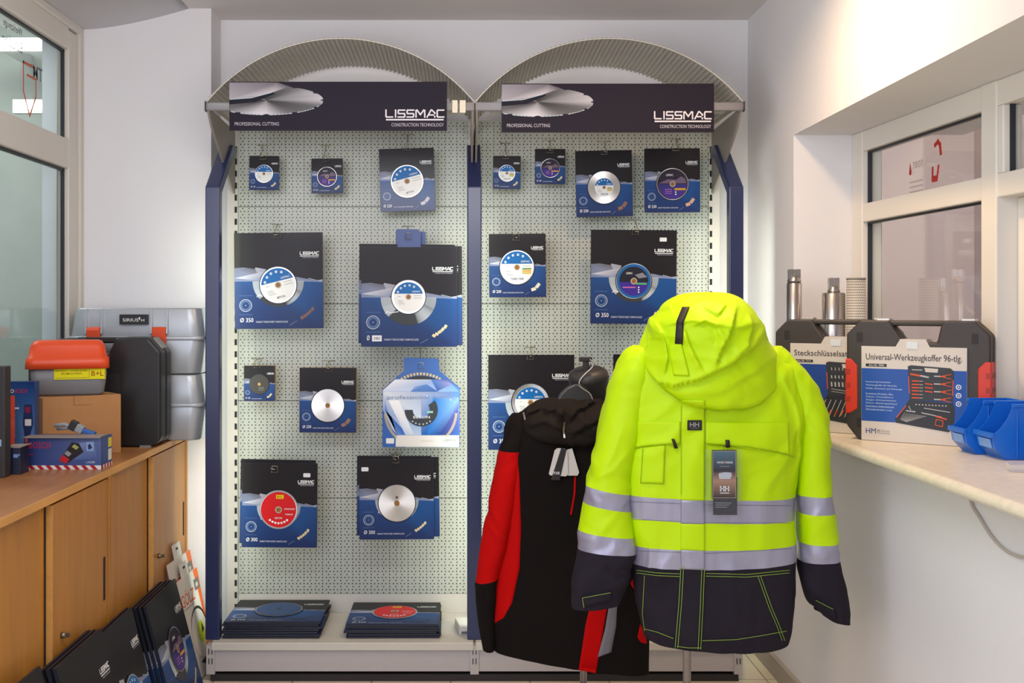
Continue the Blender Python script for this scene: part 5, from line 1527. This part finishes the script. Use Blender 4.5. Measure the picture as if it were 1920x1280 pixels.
CAMP = Vector((0, 0, CH))
def hit(bv, px, py, off, fallbackY=None):
    d = Vector(((px-CX)/F, 1, -(py-CY)/F))
    best = None
    for b in (bv if isinstance(bv, list) else [bv]):
        loc, nr, i, dist = b.ray_cast(CAMP, d.normalized())
        if loc is not None and (best is None or dist < best[1]): best = (loc, dist)
    if best is None:
        return CAMP+d*(fallbackY or 3.0)
    return best[0]+Vector((0, -off, 0))
def parent_keep(o, parent):
    o.parent = parent; o.matrix_parent_inverse = Matrix.Translation(-parent.location); return o
def lerp_line(l, t):
    # by arc length
    seg = [math.hypot(b[0]-a[0], b[1]-a[1]) for a, b in zip(l, l[1:])]; T = sum(seg)*t
    for (a, b), s_ in zip(zip(l, l[1:]), seg):
        if T <= s_ or (a, b) == (l[-2], l[-1]):
            q = T/s_ if s_ else 0; return (a[0]+(b[0]-a[0])*q, a[1]+(b[1]-a[1])*q)
        T -= s_
def patch(name, parent, material, bv, left, right, off=0.002, nr=None, nc=None, fb=None, thick=True, label=None):
    hgt = sum(math.hypot(b[0]-a[0], b[1]-a[1]) for a, b in zip(left, left[1:])); wid = math.hypot(left[0][0]-right[0][0], left[0][1]-right[0][1])
    nr = nr or max(2, int(hgt/4)); nc = nc or max(2, int(wid/4))
    top = []
    for i in range(nr+1):
        a = lerp_line(left, i/nr); b = lerp_line(right, i/nr)
        for j in range(nc+1):
            t = j/nc; top.append(hit(bv, a[0]+(b[0]-a[0])*t, a[1]+(b[1]-a[1])*t, off, fb))
    vs = list(top); fs = [(i*(nc+1)+j, i*(nc+1)+j+1, (i+1)*(nc+1)+j+1, (i+1)*(nc+1)+j) for i in range(nr) for j in range(nc)]
    mb = MB().use(material); mb.add(vs, fs, True)
    if thick:
        bd = [j for j in range(nc+1)]+[(i+1)*(nc+1)-1 for i in range(1, nr+1)]+[nr*(nc+1)+j for j in range(nc-1, -1, -1)]+[i*(nc+1) for i in range(nr-1, 0, -1)]
        B = len(bd); ev = [top[i] for i in bd]+[top[i]+Vector((0, off+0.002, 0)) for i in bd]
        mb.add(ev, [(i, (i+1) % B, B+(i+1) % B, B+i) for i in range(B)])
    o = mb.build(name)
    parent_keep(o, parent)
    if label: o['label'] = label
    return o
def ribbon(mb, bv, pts, wpx, off=0.0035, step=4, fb=None):
    L = sum(math.hypot(b[0]-a[0], b[1]-a[1]) for a, b in zip(pts, pts[1:])); n = max(2, int(L/step)); vs = []
    q = [lerp_line(pts, i/n) for i in range(n+1)]
    for i in range(n+1):
        a = q[max(0, i-1)]; b = q[min(n, i+1)]; dx, dy = b[0]-a[0], b[1]-a[1]; l = math.hypot(dx, dy) or 1
        nx, ny = -dy/l*wpx/2, dx/l*wpx/2
        vs.append(hit(bv, q[i][0]+nx, q[i][1]+ny, off, fb)); vs.append(hit(bv, q[i][0]-nx, q[i][1]-ny, off, fb))
    mb.add(vs, [(2*i, 2*i+1, 2*i+3, 2*i+2) for i in range(n)], True)

NEON = mat('neon_yellow_fabric', (0.50, 0.74, 0.0), 0.5, bump=0.15, bscale=500, bdist=0.0005, spec=0.22)
REFL = mat('reflective_tape', 'a09db0', 0.36, metal=0.4, bump=0.15, bscale=200, bdist=0.0008, var=0.13, vscale=9, grain=(2.5, 1, 0.5))
DARKF = mat('navy_charcoal_fabric', '231d26', 0.9, spec=0.2, bump=0.3, bscale=400, bdist=0.001, var=0.12, vscale=12)
BLKF = mat('black_softshell', '15100e', 0.95, spec=0.15, bump=0.2, bscale=300, bdist=0.001)
REDF = mat('red_softshell', 'b80605', 0.85, spec=0.12, bump=0.2, bscale=300, bdist=0.001)
BLKS = mat('black_strap', '1b1413', 0.5)
STITCH = mat('green_stitching', '7d9a34', 0.7)
POLE = mat('stand_pole_metal', '9d9492', 0.3, metal=0.8)

# ---------- stands
def stand(px, Y, ztop, label, name='garment_stand'):
    x = P(px, 0, Y).x
    t = empty(name, (x, Y, 0), label=label, cat='stand')
    m = MB().use(POLE); m.lathe([(0.011, 0.012), (0.011, ztop)], n=24); m.build('pole', t)
    m = MB().use(POLE); m.lathe([(0.15, 0.0), (0.15, 0.006), (0.14, 0.012), (0.02, 0.016), (0.016, 0.04)], n=48); m.build('base', t)
    return t, x
ty, xy = stand(1288, 2.94, 1.36, 'metal pole stand under the yellow jacket')
tb, xb = stand(1094, 3.33, 1.20, 'metal pole stand under the black and red jacket')

# ---------- yellow jacket
Y0 = 2.94
yj = empty('safety_jacket', (P(1330, 0, Y0).x, Y0, CH-0.95), label='neon yellow hooded work jacket with reflective bands and dark hem', cat='jacket')
bx, by_ = P(1330, 0, Y0).x, Y0
torso_rows = [
 # py, xl, xr, yoff, hd
 (640, 1240, 1425, 0.0, 0.055), (652, 1210, 1450, 0, 0.075), (672, 1185, 1478, 0, 0.090), (700, 1172, 1500, 0, 0.100), (740, 1168, 1508, 0, 0.105), (790, 1174, 1508, 0, 0.108),
 (840, 1172, 1500, 0, 0.108), (870, 1165, 1494, 0, 0.106), (900, 1168, 1490, 0, 0.104), (925, 1171, 1486, 0, 0.104, 0, 3), (967, 1176, 1485, 0, 0.103, 0, 3), (1014, 1182, 1486, 0, 0.102, 2, -1),
 (1047, 1185, 1486, 0, 0.102, 4, -3), (1090, 1190, 1485, 0, 0.104, 0, -2), (1130, 1197, 1483, 0, 0.106, 0, -2), (1170, 1204, 1480, 0, 0.105, 4, 2), (1190, 1210, 1474, 0, 0.100, 12, 4)]
cre = [([(1320, 832), (1400, 836), (1455, 846), (1500, 858)], 0.006, 0.6, 14), ([(1178, 842), (1215, 834), (1275, 831)], 0.006, 0.6, 14),
       ([(1455, 690), (1490, 760), (1500, 840), (1488, 900)], 0.008, 4, 18), ([(1166, 740), (1180, 800), (1172, 850), (1160, 880)], -0.008, 6, 10),
       ([(1335, 930), (1420, 880), (1480, 850)], 0.003, 10, 12), ([(1400, 900), (1440, 930), (1480, 940)], 0.003, 8, 10)]
torso = Cloth(torso_rows, Y0, n=200, step=3, ex=0.80, amp=0.009, fscale=(8, 8, 5), seed=1, vfold=0.004, creases=cre)
rows_exact = [r[0] for r in torso_rows]
torso.mesh('body', yj, NEON, ranges=[(640, 925), (967, 1014)], capt=True)
torso.mesh('reflective_band', yj, REFL, 925, 967)
torso.mesh('reflective_band', yj, REFL, 1014, 1047)
torso.mesh('hem_panel', yj, DARKF, 1047, 1190, lip=0.10, label='dark lower panel with green stitching')
tbv = torso.bvh()
# left sleeve (picture left)
sl = [(650, 1190, 1235, 0, 0.035), (662, 1172, 1232, 0, 0.055), (690, 1156, 1226, 0, 0.068), (730, 1142, 1216, 0, 0.072), (780, 1130, 1204, 0, 0.072), (830, 1117, 1194, -0.005, 0.072), (870, 1107, 1184, -0.01, 0.070),
      (914, 1098, 1178, -0.015, 0.068, 0, 8), (946, 1093, 1184, -0.015, 0.066, 0, 8), (995, 1086, 1188, -0.02, 0.066, 0, 6), (1027, 1081, 1189, -0.02, 0.066, 0, 4), (1070, 1076, 1180, -0.02, 0.064), (1105, 1073, 1168, -0.02, 0.060, 0, -4), (1128, 1075, 1160, -0.02, 0.056, 0, -6)]
slv = Cloth(sl, Y0, n=96, step=3, ex=0.9, amp=0.010, fscale=(10, 8, 9), seed=4, vfold=0.003,
            creases=[([(1170, 790), (1150, 850), (1120, 900)], 0.004, 8, 10), ([(1180, 840), (1150, 880), (1110, 900)], 0.004, 6, 8)])
lab = 'sleeve on the left in the photo'
S_ = slv.mesh('sleeve', yj, NEON, ranges=[(650, 914), (946, 995)], capt=True)
a = slv.mesh('reflective_band', yj, REFL, 914, 946); b = slv.mesh('reflective_band', yj, REFL, 995, 1027)
slv.mesh('cuff', yj, DARKF, 1027, 1128, lip=0.06)
slb = slv.bvh()
# right sleeve
sr = [(652, 1425, 1462, 0, 0.035), (664, 1432, 1478, 0, 0.055), (690, 1444, 1500, 0, 0.070), (730, 1462, 1528, 0, 0.075), (770, 1478, 1543, 0, 0.075), (820, 1488, 1549, 0, 0.072), (870, 1492, 1550, 0, 0.068), (925, 1494, 1554, 0, 0.064, 0, 0),
      (958, 1496, 1560, 0, 0.062), (1014, 1499, 1566, 0, 0.060), (1048, 1500, 1571, 0, 0.060), (1080, 1501, 1577, 0, 0.058), (1120, 1513, 1583, -0.005, 0.055), (1143, 1530, 1584, -0.01, 0.05, 0, 8), (1158, 1548, 1584, -0.01, 0.045, 0, 7)]
srv = Cloth(sr, Y0, n=96, step=3, ex=0.9, amp=0.009, fscale=(10, 8, 8), seed=9, vfold=0.003)
srv.mesh('sleeve', yj, NEON, ranges=[(652, 925), (958, 1014)], capt=True)
srv.mesh('reflective_band', yj, REFL, 925, 958); srv.mesh('reflective_band', yj, REFL, 1014, 1048)
srv.mesh('cuff', yj, DARKF, 1048, 1158, lip=0.05)
srb = srv.bvh()
# hood
hd_rows = [(549, 1308, 1350, 0.02, 0.02), (551, 1290, 1362, 0.015, 0.045), (556, 1270, 1376, 0.005, 0.075), (568, 1248, 1392, -0.005, 0.105), (584, 1234, 1406, -0.015, 0.128, 2), (600, 1220, 1419, -0.02, 0.140, 5, 3), (614, 1213, 1427, -0.022, 0.141, 12, 5),
           (628, 1208, 1435, -0.022, 0.138, 28, 6), (640, 1203, 1443, -0.022, 0.136, 46, 6), (650, 1199, 1449, -0.02, 0.134, 62, 6), (657, 1197, 1453, -0.018, 0.132, 78, 7), (662, 1198, 1456, -0.016, 0.128, 92, 8), (665, 1204, 1452, -0.012, 0.116, 95, 8)]
hc = [([(1197, 660), (1212, 695), (1228, 716), (1259, 722), (1311, 709), (1368, 682), (1405, 658), (1424, 640)], 0.020, 2.6, 18),
      ([(1246, 612), (1270, 604), (1300, 601), (1341, 609), (1377, 616), (1422, 606)], 0.008, 3.0, 16),
      ([(1315, 694), (1294, 652), (1281, 615)], 0.014, 2.4, 13),
      ([(1240, 706), (1252, 671), (1242, 625), (1224, 598)], 0.013, 2.4, 12),
      ([(1336, 690), (1349, 656), (1364, 630), (1380, 575)], 0.016, 2.4, 12),
      ([(1372, 672), (1398, 650), (1410, 616), (1402, 590)], 0.012, 2.4, 12),
      ([(1296, 612), (1320, 600), (1342, 612), (1350, 634), (1343, 664)], 0.012, 2.4, 10),
      ([(1214, 636), (1226, 632), (1240, 634)], 0.008, 1.5, 6),
      ([(1206, 660), (1214, 640), (1212, 618)], 0.008, 1.5, 6),
      ([(1318, 575), (1345, 590), (1362, 570)], 0.007, 2.0, 10),
      ([(1262, 590), (1256, 572), (1272, 560)], 0.006, 2.0, 8),
      ([(1205, 682), (1240, 730), (1290, 742), (1350, 735), (1410, 700), (1450, 672)], 0.005, 4, 14)]
hood = Cloth(hd_rows, Y0, n=220, step=1.6, ex=0.92, amp=0.007, fscale=(9, 9, 12), seed=2, creases=hc)
hd = hood.mesh('hood', yj, NEON, capt=True, lip=0.02)
hbv = hood.bvh()
allb = [tbv, slb, srb, hbv]
# placket, yoke flaps, pockets
patch('placket', yj, NEON, [tbv, hbv], [(1277, 750), (1276, 937)], [(1321, 750), (1321, 938)], 0.0035)
patch('placket', yj, NEON, tbv, [(1276, 981), (1276, 1030)], [(1321, 982), (1321, 1032)], 0.0035)
patch('placket', yj, REFL, tbv, [(1276, 937), (1276, 981)], [(1321, 938), (1321, 982)], 0.0035, label='silver band across the placket')
patch('placket', yj, REFL, tbv, [(1276, 1030), (1276, 1066)], [(1321, 1032), (1321, 1068)], 0.0035, label='silver band across the placket')
patch('placket', yj, DARKF, tbv, [(1275, 1066), (1272, 1130), (1264, 1214)], [(1321, 1068), (1319, 1130), (1313, 1216)], 0.0035, label='dark lower placket')
patch('pocket', yj, NEON, tbv, [(1205, 838), (1200, 905)], [(1247, 834), (1244, 906)], 0.003)
patch('storm_flap', yj, NEON, tbv, [(1190, 790), (1184, 838)], [(1275, 790), (1275, 832)], 0.004)
patch('storm_flap', yj, NEON, tbv, [(1323, 790), (1323, 831)], [(1478, 792), (1480, 852)], 0.004)
# stitching on the dark panel
mb = MB().use(STITCH)
W = 1.1
for o_ in (0, 5):
    ribbon(mb, tbv, [(1193, 1068+o_), (1230, 1073+o_), (1274, 1075+o_)], W); ribbon(mb, tbv, [(1323, 1074+o_), (1400, 1076+o_), (1480, 1068+o_)], W)
    ribbon(mb, tbv, [(1420+o_, 1078), (1442+o_, 1140), (1455+o_, 1170), (1466+o_, 1200)], W)
    ribbon(mb, tbv, [(1281-o_, 1060), (1277-o_, 1130), (1270-o_, 1213)], W, 0.006); ribbon(mb, tbv, [(1320-o_, 1064), (1317-o_, 1140), (1313-o_, 1216)], W, 0.006)
ribbon(mb, tbv, [(1208, 1078), (1204, 1150), (1208, 1182)], W); ribbon(mb, tbv, [(1208, 1178), (1232, 1184), (1262, 1196)], W)
ribbon(mb, tbv, [(1316, 1200), (1380, 1198), (1430, 1190), (1474, 1182)], W); ribbon(mb, tbv, [(1268, 1210), (1290, 1213), (1314, 1213)], W, 0.006)
parent_keep(mb.build('stitching'), yj)
# cuff straps
patch('cuff_strap', yj, DARKF, slb, [(1091, 1118), (1093, 1136)], [(1144, 1108), (1146, 1124)], 0.008, fb=Y0-0.05)
patch('cuff_strap', yj, DARKF, srb, [(1526, 1122), (1528, 1143)], [(1562, 1140), (1566, 1160)], 0.008, fb=Y0-0.03)
mb = MB().use(STITCH); ribbon(mb, slb, [(1091, 1119), (1144, 1109)], 1, 0.010, fb=Y0-0.05); ribbon(mb, slb, [(1091, 1119), (1094, 1137)], 1, 0.010, fb=Y0-0.05)
ribbon(mb, srb, [(1527, 1123), (1560, 1140)], 1, 0.010, fb=Y0-0.03)
parent_keep(mb.build('stitching'), yj)
# seams in the shell
mb = MB().use(mat('neon_seam', (0.22, 0.36, 0.0), 0.8))
for l in ([(1176, 690), (1172, 760), (1180, 830)], [(1247, 836), (1244, 905)], [(1200, 905), (1245, 907)], [(1204, 840), (1200, 905)], [(1184, 841), (1230, 833), (1275, 831)], [(1323, 832), (1400, 837), (1460, 848), (1492, 858)], [(1276, 760), (1276, 926)], [(1321, 760), (1321, 930)]):
    ribbon(mb, [tbv], l, 0.9, 0.0068)
parent_keep(mb.build('seam'), yj)
mb = MB().use(mat('tape_seam', '5f5c6c', 0.7))
for l in ([(1180, 940), (1330, 946), (1482, 948)], [(1180, 973), (1330, 980), (1482, 980)], [(1190, 1032), (1330, 1037), (1484, 1028)]): ribbon(mb, tbv, l, 0.7, 0.002)
parent_keep(mb.build('tape_seam'), yj)
# hood strap, velcro tab
patch('hood_strap', yj, BLKS, hbv, [(1279, 575), (1268, 602), (1265, 644)], [(1292, 575), (1281, 602), (1279, 646)], 0.005)
patch('velcro_tab', yj, NEON, hbv, [(1252, 645), (1262, 703)], [(1277, 645), (1292, 704)], 0.005)
# zip pulls
for l, r in (([(1258, 822), (1264, 840)], [(1263, 822), (1270, 839)]), ([(1359, 824), (1360, 838)], [(1366, 824), (1367, 838)])):
    patch('zip_pull', yj, BLKS, tbv, l, r, 0.010, nr=3, nc=2)
# chest patch
c = hit(tbv, 1301.5, 796.5, 0.007); Sx = F/c.y
m = MB(Matrix.Translation(c)).use(mat('patch_black', '1a1416', 0.6)); hw, hh = 13.5/Sx, 9.5/Sx
m.box(-hw, hw, 0, 0.003, -hh, hh); m.use(INKM); m.y0 = 0
for dx in (-5.2, 4.2):
    for e in (-3.2, 3.2): m.stroke([((dx+e)/Sx, -2/Sx), ((dx+e)/Sx, 4.5/Sx)], 1.6/Sx, 1, H('a9a3a0'))
    m.stroke([((dx-3)/Sx, 1.4/Sx), ((dx+3)/Sx, 1.4/Sx)], 1.5/Sx, 1, H('a9a3a0'))
m.text('WORKWEAR', -8/Sx, 8/Sx, -6/Sx, -4.4/Sx, 1, H('8d8784'))
parent_keep(m.build('logo_patch'), yj)
# hang tag in a clear bag
c = hit(tbv, 1354, 900, 0.020); Sx = F/c.y
tg = empty('hang_tag', c, label='dark hang tag in a clear plastic bag on the yellow jacket', cat='tag')
X = lambda px: (px-1354)/Sx
Z = lambda py: (900-py)/Sx
m = MB().use(mat('tag_card', '231f26', 0.35, coat=0.3)); m.box(X(1331), X(1377), -0.003, -0.001, Z(932), Z(841)); m.box(X(1334), X(1379), 0.001, 0.003, Z(963), Z(892))
m.use(INK); m.y0 = -0.0032
m.ink([(X(1333), Z(930)), (X(1375), Z(930)), (X(1375), Z(898)), (X(1375), Z(880)), (X(1375), Z(843)), (X(1333), Z(843)), (X(1333), Z(880)), (X(1333), Z(898))], 1, None,
      [H('2a2020'), H('2a2020'), H('a8826c'), H('2a2430'), H('4a6a7c'), H('4a6a7c'), H('2a2430'), H('a8826c')])
for l in ([(1332, 843), (1376, 843)], [(1332, 930), (1376, 930)], [(1332.5, 843), (1332.5, 930)], [(1375.5, 843), (1375.5, 930)]): m.stroke([(X(a), Z(b)) for a, b in l], 0.8/Sx, 2, H('b7a08f'))
m.text('WORKWEAR', X(1340), X(1370), Z(866), Z(862), 2, WHT); m.inkdisc(X(1354), Z(864), 1.5/Sx, 3, H('c03a3a'), 8)
m.inkrect(X(1345), X(1364), Z(872), Z(871), 2, H('8d9096'))
m.prism([(X(1345), Z(895)), (X(1365), Z(895)), (X(1368), Z(888)), (X(1367), Z(883)), (X(1355), Z(882)), (X(1344), Z(884)), (X(1343), Z(888))], -0.0045, -0.0036, axis='y', col=H('b9bcc4'))
for dx in (1350, 1359):
    for e in (-3, 3): m.stroke([(X(dx+e), Z(909)), (X(dx+e), Z(917))], 2/Sx, 2, WHT)
    m.stroke([(X(dx-3), Z(913)), (X(dx+3), Z(913))], 1.6/Sx, 2, WHT)
m.inkrect(X(1346), X(1363), Z(922), Z(920.5), 2, WHT)
m.y0 = 0.0008
for k in range(3): m.inkrect(X(1338), X(1368-4*k), Z(941+4*k), Z(939.5+4*k), 1, H('7f878c'))
m.build('card', tg)
m = MB().use(glass_mat('clear_bag', 1.5, (0.95, 0.96, 0.96)))
vs = []; fs = []
for side_, yy in ((0, -0.0075), (1, 0.006)):
    for j in range(13):
        for i in range(9):
            vs.append((X(1318+i*8.6), yy+0.0022*noise.noise(Vector((i*0.9, j*0.7, side_*5))), Z(840+j*10.2)))
    b0 = side_*117; fs += [(b0+j*9+i, b0+j*9+i+1, b0+(j+1)*9+i+1, b0+(j+1)*9+i) for j in range(12) for i in range(8)]
m.add(vs, fs, True); m.build('bag', tg)
m = MB().use(BLKS); m.tube([(X(1354), -0.002, Z(845)), (X(1353), -0.003, Z(835)), (X(1361), -0.002, Z(829))], 0.001, 6); m.build('string', tg)

# ---------- black and red jacket
YB0 = 3.33
bj = empty('softshell_jacket', (P(1070, 0, YB0).x, YB0, CH-1.10), label='black hooded softshell jacket with red sleeves behind the yellow one', cat='jacket')
br = [(765, 1000, 1150, 0, 0.04), (775, 975, 1175, 0, 0.065), (795, 962, 1192, 0, 0.085), (830, 950, 1200, 0, 0.095), (880, 945, 1203, 0, 0.10), (940, 940, 1205, 0, 0.10), (1000, 932, 1206, 0, 0.10), (1060, 924, 1209, 0, 0.10), (1120, 918, 1212, 0, 0.10, 0, 5), (1180, 920, 1214, 0, 0.10, 0, 14), (1235, 927, 1214, 0, 0.095, 0, 22)]
bt = Cloth(br, YB0, n=160, step=4, ex=0.8, amp=0.008, fscale=(7, 7, 3), seed=6, vfold=0.004, creases=[([(985, 1130), (1005, 1180), (1012, 1235)], 0.006, 6, 12), ([(950, 1135), (940, 1180), (935, 1230)], 0.005, 6, 12)])
bt.mesh('body', bj, BLKF, capt=True, lip=0.10); bbv = bt.bvh()
bs = [(775, 962, 1000, 0, 0.03), (790, 952, 1000, 0, 0.05), (820, 944, 990, -0.01, 0.058), (842, 936, 982, -0.015, 0.06), (880, 929, 975, -0.02, 0.062), (940, 915, 966, -0.025, 0.060), (1000, 904, 953, -0.03, 0.058), (1040, 898, 944, -0.03, 0.056),
      (1080, 893, 932, -0.03, 0.054, 0, -4), (1120, 893, 928, -0.03, 0.05), (1165, 899, 928, -0.03, 0.046), (1210, 907, 927, -0.03, 0.04)]
bsl = Cloth(bs, YB0, n=80, step=4, ex=0.9, amp=0.007, fscale=(12, 8, 9), seed=3)
bsl.mesh('shoulder', bj, BLKF, 775, 842, capt=True); bsl.mesh('sleeve', bj, REDF, 842, 1080, label='red sleeve'); bsl.mesh('cuff', bj, BLKF, 1080, 1210, lip=0.05, label='black cuff')
patch('side_panel', bj, REDF, bbv, [(948, 862), (942, 950), (936, 1010), (928, 1065), (921, 1140), (924, 1170)], [(970, 857), (974, 895), (977, 990), (974, 1065), (960, 1130), (944, 1158)], 0.002, label='red side panel')
patch('front_stripe', bj, REDF, bbv, [(1110, 1120), (1098, 1170), (1085, 1256)], [(1142, 1120), (1133, 1170), (1117, 1262)], 0.002, label='red front stripe')
patch('front_stripe', bj, mat('grey_reflective_panel', '6d6b72', 0.5), bbv, [(1144, 1120), (1134, 1180), (1120, 1232)], [(1158, 1120), (1155, 1175), (1146, 1222)], 0.002, label='grey front stripe')
patch('side_panel', bj, REDF, bbv, [(1192, 1072), (1182, 1094), (1188, 1104)], [(1196, 1080), (1197, 1104), (1198, 1112)], 0.003, nc=4, label='small red panel')
patch('side_panel', bj, REDF, bbv, [(1200, 1170), (1195, 1195), (1202, 1204)], [(1204, 1176), (1212, 1198), (1213, 1206)], 0.003, nc=4, label='small red panel')
# bunched hood / collar
bh_rows = [(746, 1048, 1108, 0.02, 0.03), (748, 1030, 1120, 0.02, 0.05), (753, 1005, 1134, 0.01, 0.075), (763, 992, 1150, 0, 0.095, 4), (775, 982, 1160, -0.01, 0.11, 10), (786, 978, 1168, -0.015, 0.118, 18), (795, 980, 1170, -0.01, 0.115, 26), (798, 990, 1160, -0.01, 0.10, 28)]
bhood = Cloth(bh_rows, YB0, n=140, step=2, ex=0.95, amp=0.014, fscale=(14, 12, 14), seed=8,
              creases=[([(1063, 762), (1060, 785), (1058, 826)], -0.030, 7, 7), ([(984, 784), (1008, 764), (1042, 770), (1057, 790)], 0.020, 2.6, 10), ([(1063, 792), (1082, 770), (1115, 754), (1150, 750)], 0.020, 2.6, 12),
                       ([(992, 800), (1020, 790), (1050, 806)], 0.014, 2.4, 9), ([(1068, 816), (1095, 800), (1138, 782)], 0.016, 2.4, 10)])
HOODB = mat('black_hood_lining', '1d1613', 0.9, spec=0.2, bump=0.3, bscale=300, bdist=0.001)
bhood.mesh('hood', bj, HOODB, capt=True, lip=0.02); bhb = bhood.bvh()
m = MB().use(MATS['latch_steel']); ribbon(m, [bhb, bbv], [(1058, 790), (1056, 806), (1058, 820)], 3.0, 0.010, fb=3.2); parent_keep(m.build('zip_pull'), bj)
m = MB().use(REDF); ribbon(m, [bbv], [(1078, 893), (1077, 925), (1070, 964)], 3.5, 0.003); parent_keep(m.build('pocket_zip'), bj)
m = MB().use(MATS['latch_steel']); ribbon(m, [bhb, bbv], [(981, 772), (984, 786)], 3.0, 0.010, fb=3.2); parent_keep(m.build('cord_end'), bj)
# white hang tag
c = hit(bbv, 1050, 865, 0.016); Sx = F/c.y
tg = empty('hang_tag', c, label='white folded hang tag with dark strap on the black jacket', cat='tag')
X = lambda px: (px-1050)/Sx
Z = lambda py: (865-py)/Sx
m = MB().use(mat('tag_white', 'cfc5bf', 0.5)); m.prism([(X(1028), Z(886)), (X(1030), Z(889)), (X(1060), Z(891)), (X(1064), Z(886)), (X(1063), Z(845)), (X(1058), Z(839)), (X(1044), Z(838)), (X(1039), Z(842))], -0.004, -0.002, axis='y')
m.prism([(X(1060), Z(842)), (X(1072), Z(839)), (X(1085), Z(884)), (X(1082), Z(890)), (X(1062), Z(890))], 0.001, 0.003, axis='y'); m.build('card', tg)
m = MB().use(BLKS); m.prism([(X(1032), Z(897)), (X(1048), Z(898)), (X(1061), Z(840)), (X(1051), Z(838))], -0.0062, -0.0045, axis='y')
m.use(INKM); m.y0 = -0.0063; m.text('FXB', X(1037), X(1048), Z(887), Z(882), 1, WHT); m.build('strap', tg)
# hanger with hook
hg = empty('coat_hanger', (P(1085, 0, YB0).x, YB0, CH-0.28), label='dark plastic coat hanger with wire hook in the black jacket', cat='hanger')
m = MB().use(mat('hanger_plastic', '2b2727', 0.35))
pts = [(1042, 752), (1050, 738), (1062, 726), (1076, 719), (1090, 718), (1102, 726), (1110, 740), (1113, 752)]
out = [(P(a, b, YB0-0.02).x, P(a, b, YB0-0.02).z) for a, b in pts]; inn = [(P(a, b, YB0-0.02).x, P(a, b, YB0-0.02).z) for a, b in [(1100, 756), (1070, 758)]]
m.prism(out+inn, YB0-0.035, YB0-0.010, axis='y'); parent_keep(m.build('shoulder_bar', bevel=0.006), hg)
m = MB().use(MATS['latch_steel'])
hk = [(1112, 752, 0.0), (1106, 738, 0.0), (1092, 728, 0), (1086, 722, 0), (1088, 712, 0), (1098, 700, 0.0), (1109, 690, 0.0), (1113, 680, 0.0), (1106, 674, 0.0)]
m.tube(smooth_path([P(a, b, YB0-0.042+c_) for a, b, c_ in hk]), 0.0022, 8); parent_keep(m.build('hook'), hg)
# black cylindrical head of the stand with a rubber hook knob
Yh = 3.34
x = P(1110, 0, Yh).x
m = MB().use(mat('stand_head_black', '2a2627', 0.5)); m.T = Matrix.Translation((x, Yh, 0))@Matrix.Rotation(math.radians(9), 4, 'Y') if False else Matrix.Identity(4)
zt_ = P(0, 692, Yh).z; zb = P(0, 750, Yh).z; R = 37*Yh/F
m.T = Matrix.Translation((x, Yh+0.03, zb-0.02))@Matrix.Rotation(math.radians(-6), 4, 'Y')@Matrix.Rotation(math.radians(12), 4, 'X')
hh = zt_-zb+0.02
m.lathe([(R*0.9, 0), (R, 0.01), (R, hh*0.72), (R*1.03, hh*0.74), (R*1.03, hh*0.84), (R*0.97, hh*0.95), (R*0.7, hh*1.04), (0.0001, hh*1.07)], n=48)
o = m.build('head'); o.parent = tb; o.matrix_parent_inverse = Matrix.Translation(-tb.location)
m = MB().use(BLKS); a = P(1098, 680, Yh-0.02)
m.box(a.x-0.020, a.x+0.020, a.y-0.010, a.y+0.014, a.z+0.004, a.z+0.018); m.box(a.x-0.008, a.x+0.010, a.y-0.008, a.y+0.012, a.z-0.030, a.z+0.006)
o = m.build('hook_knob', bevel=0.003); o.parent = tb; o.matrix_parent_inverse = Matrix.Translation(-tb.location)
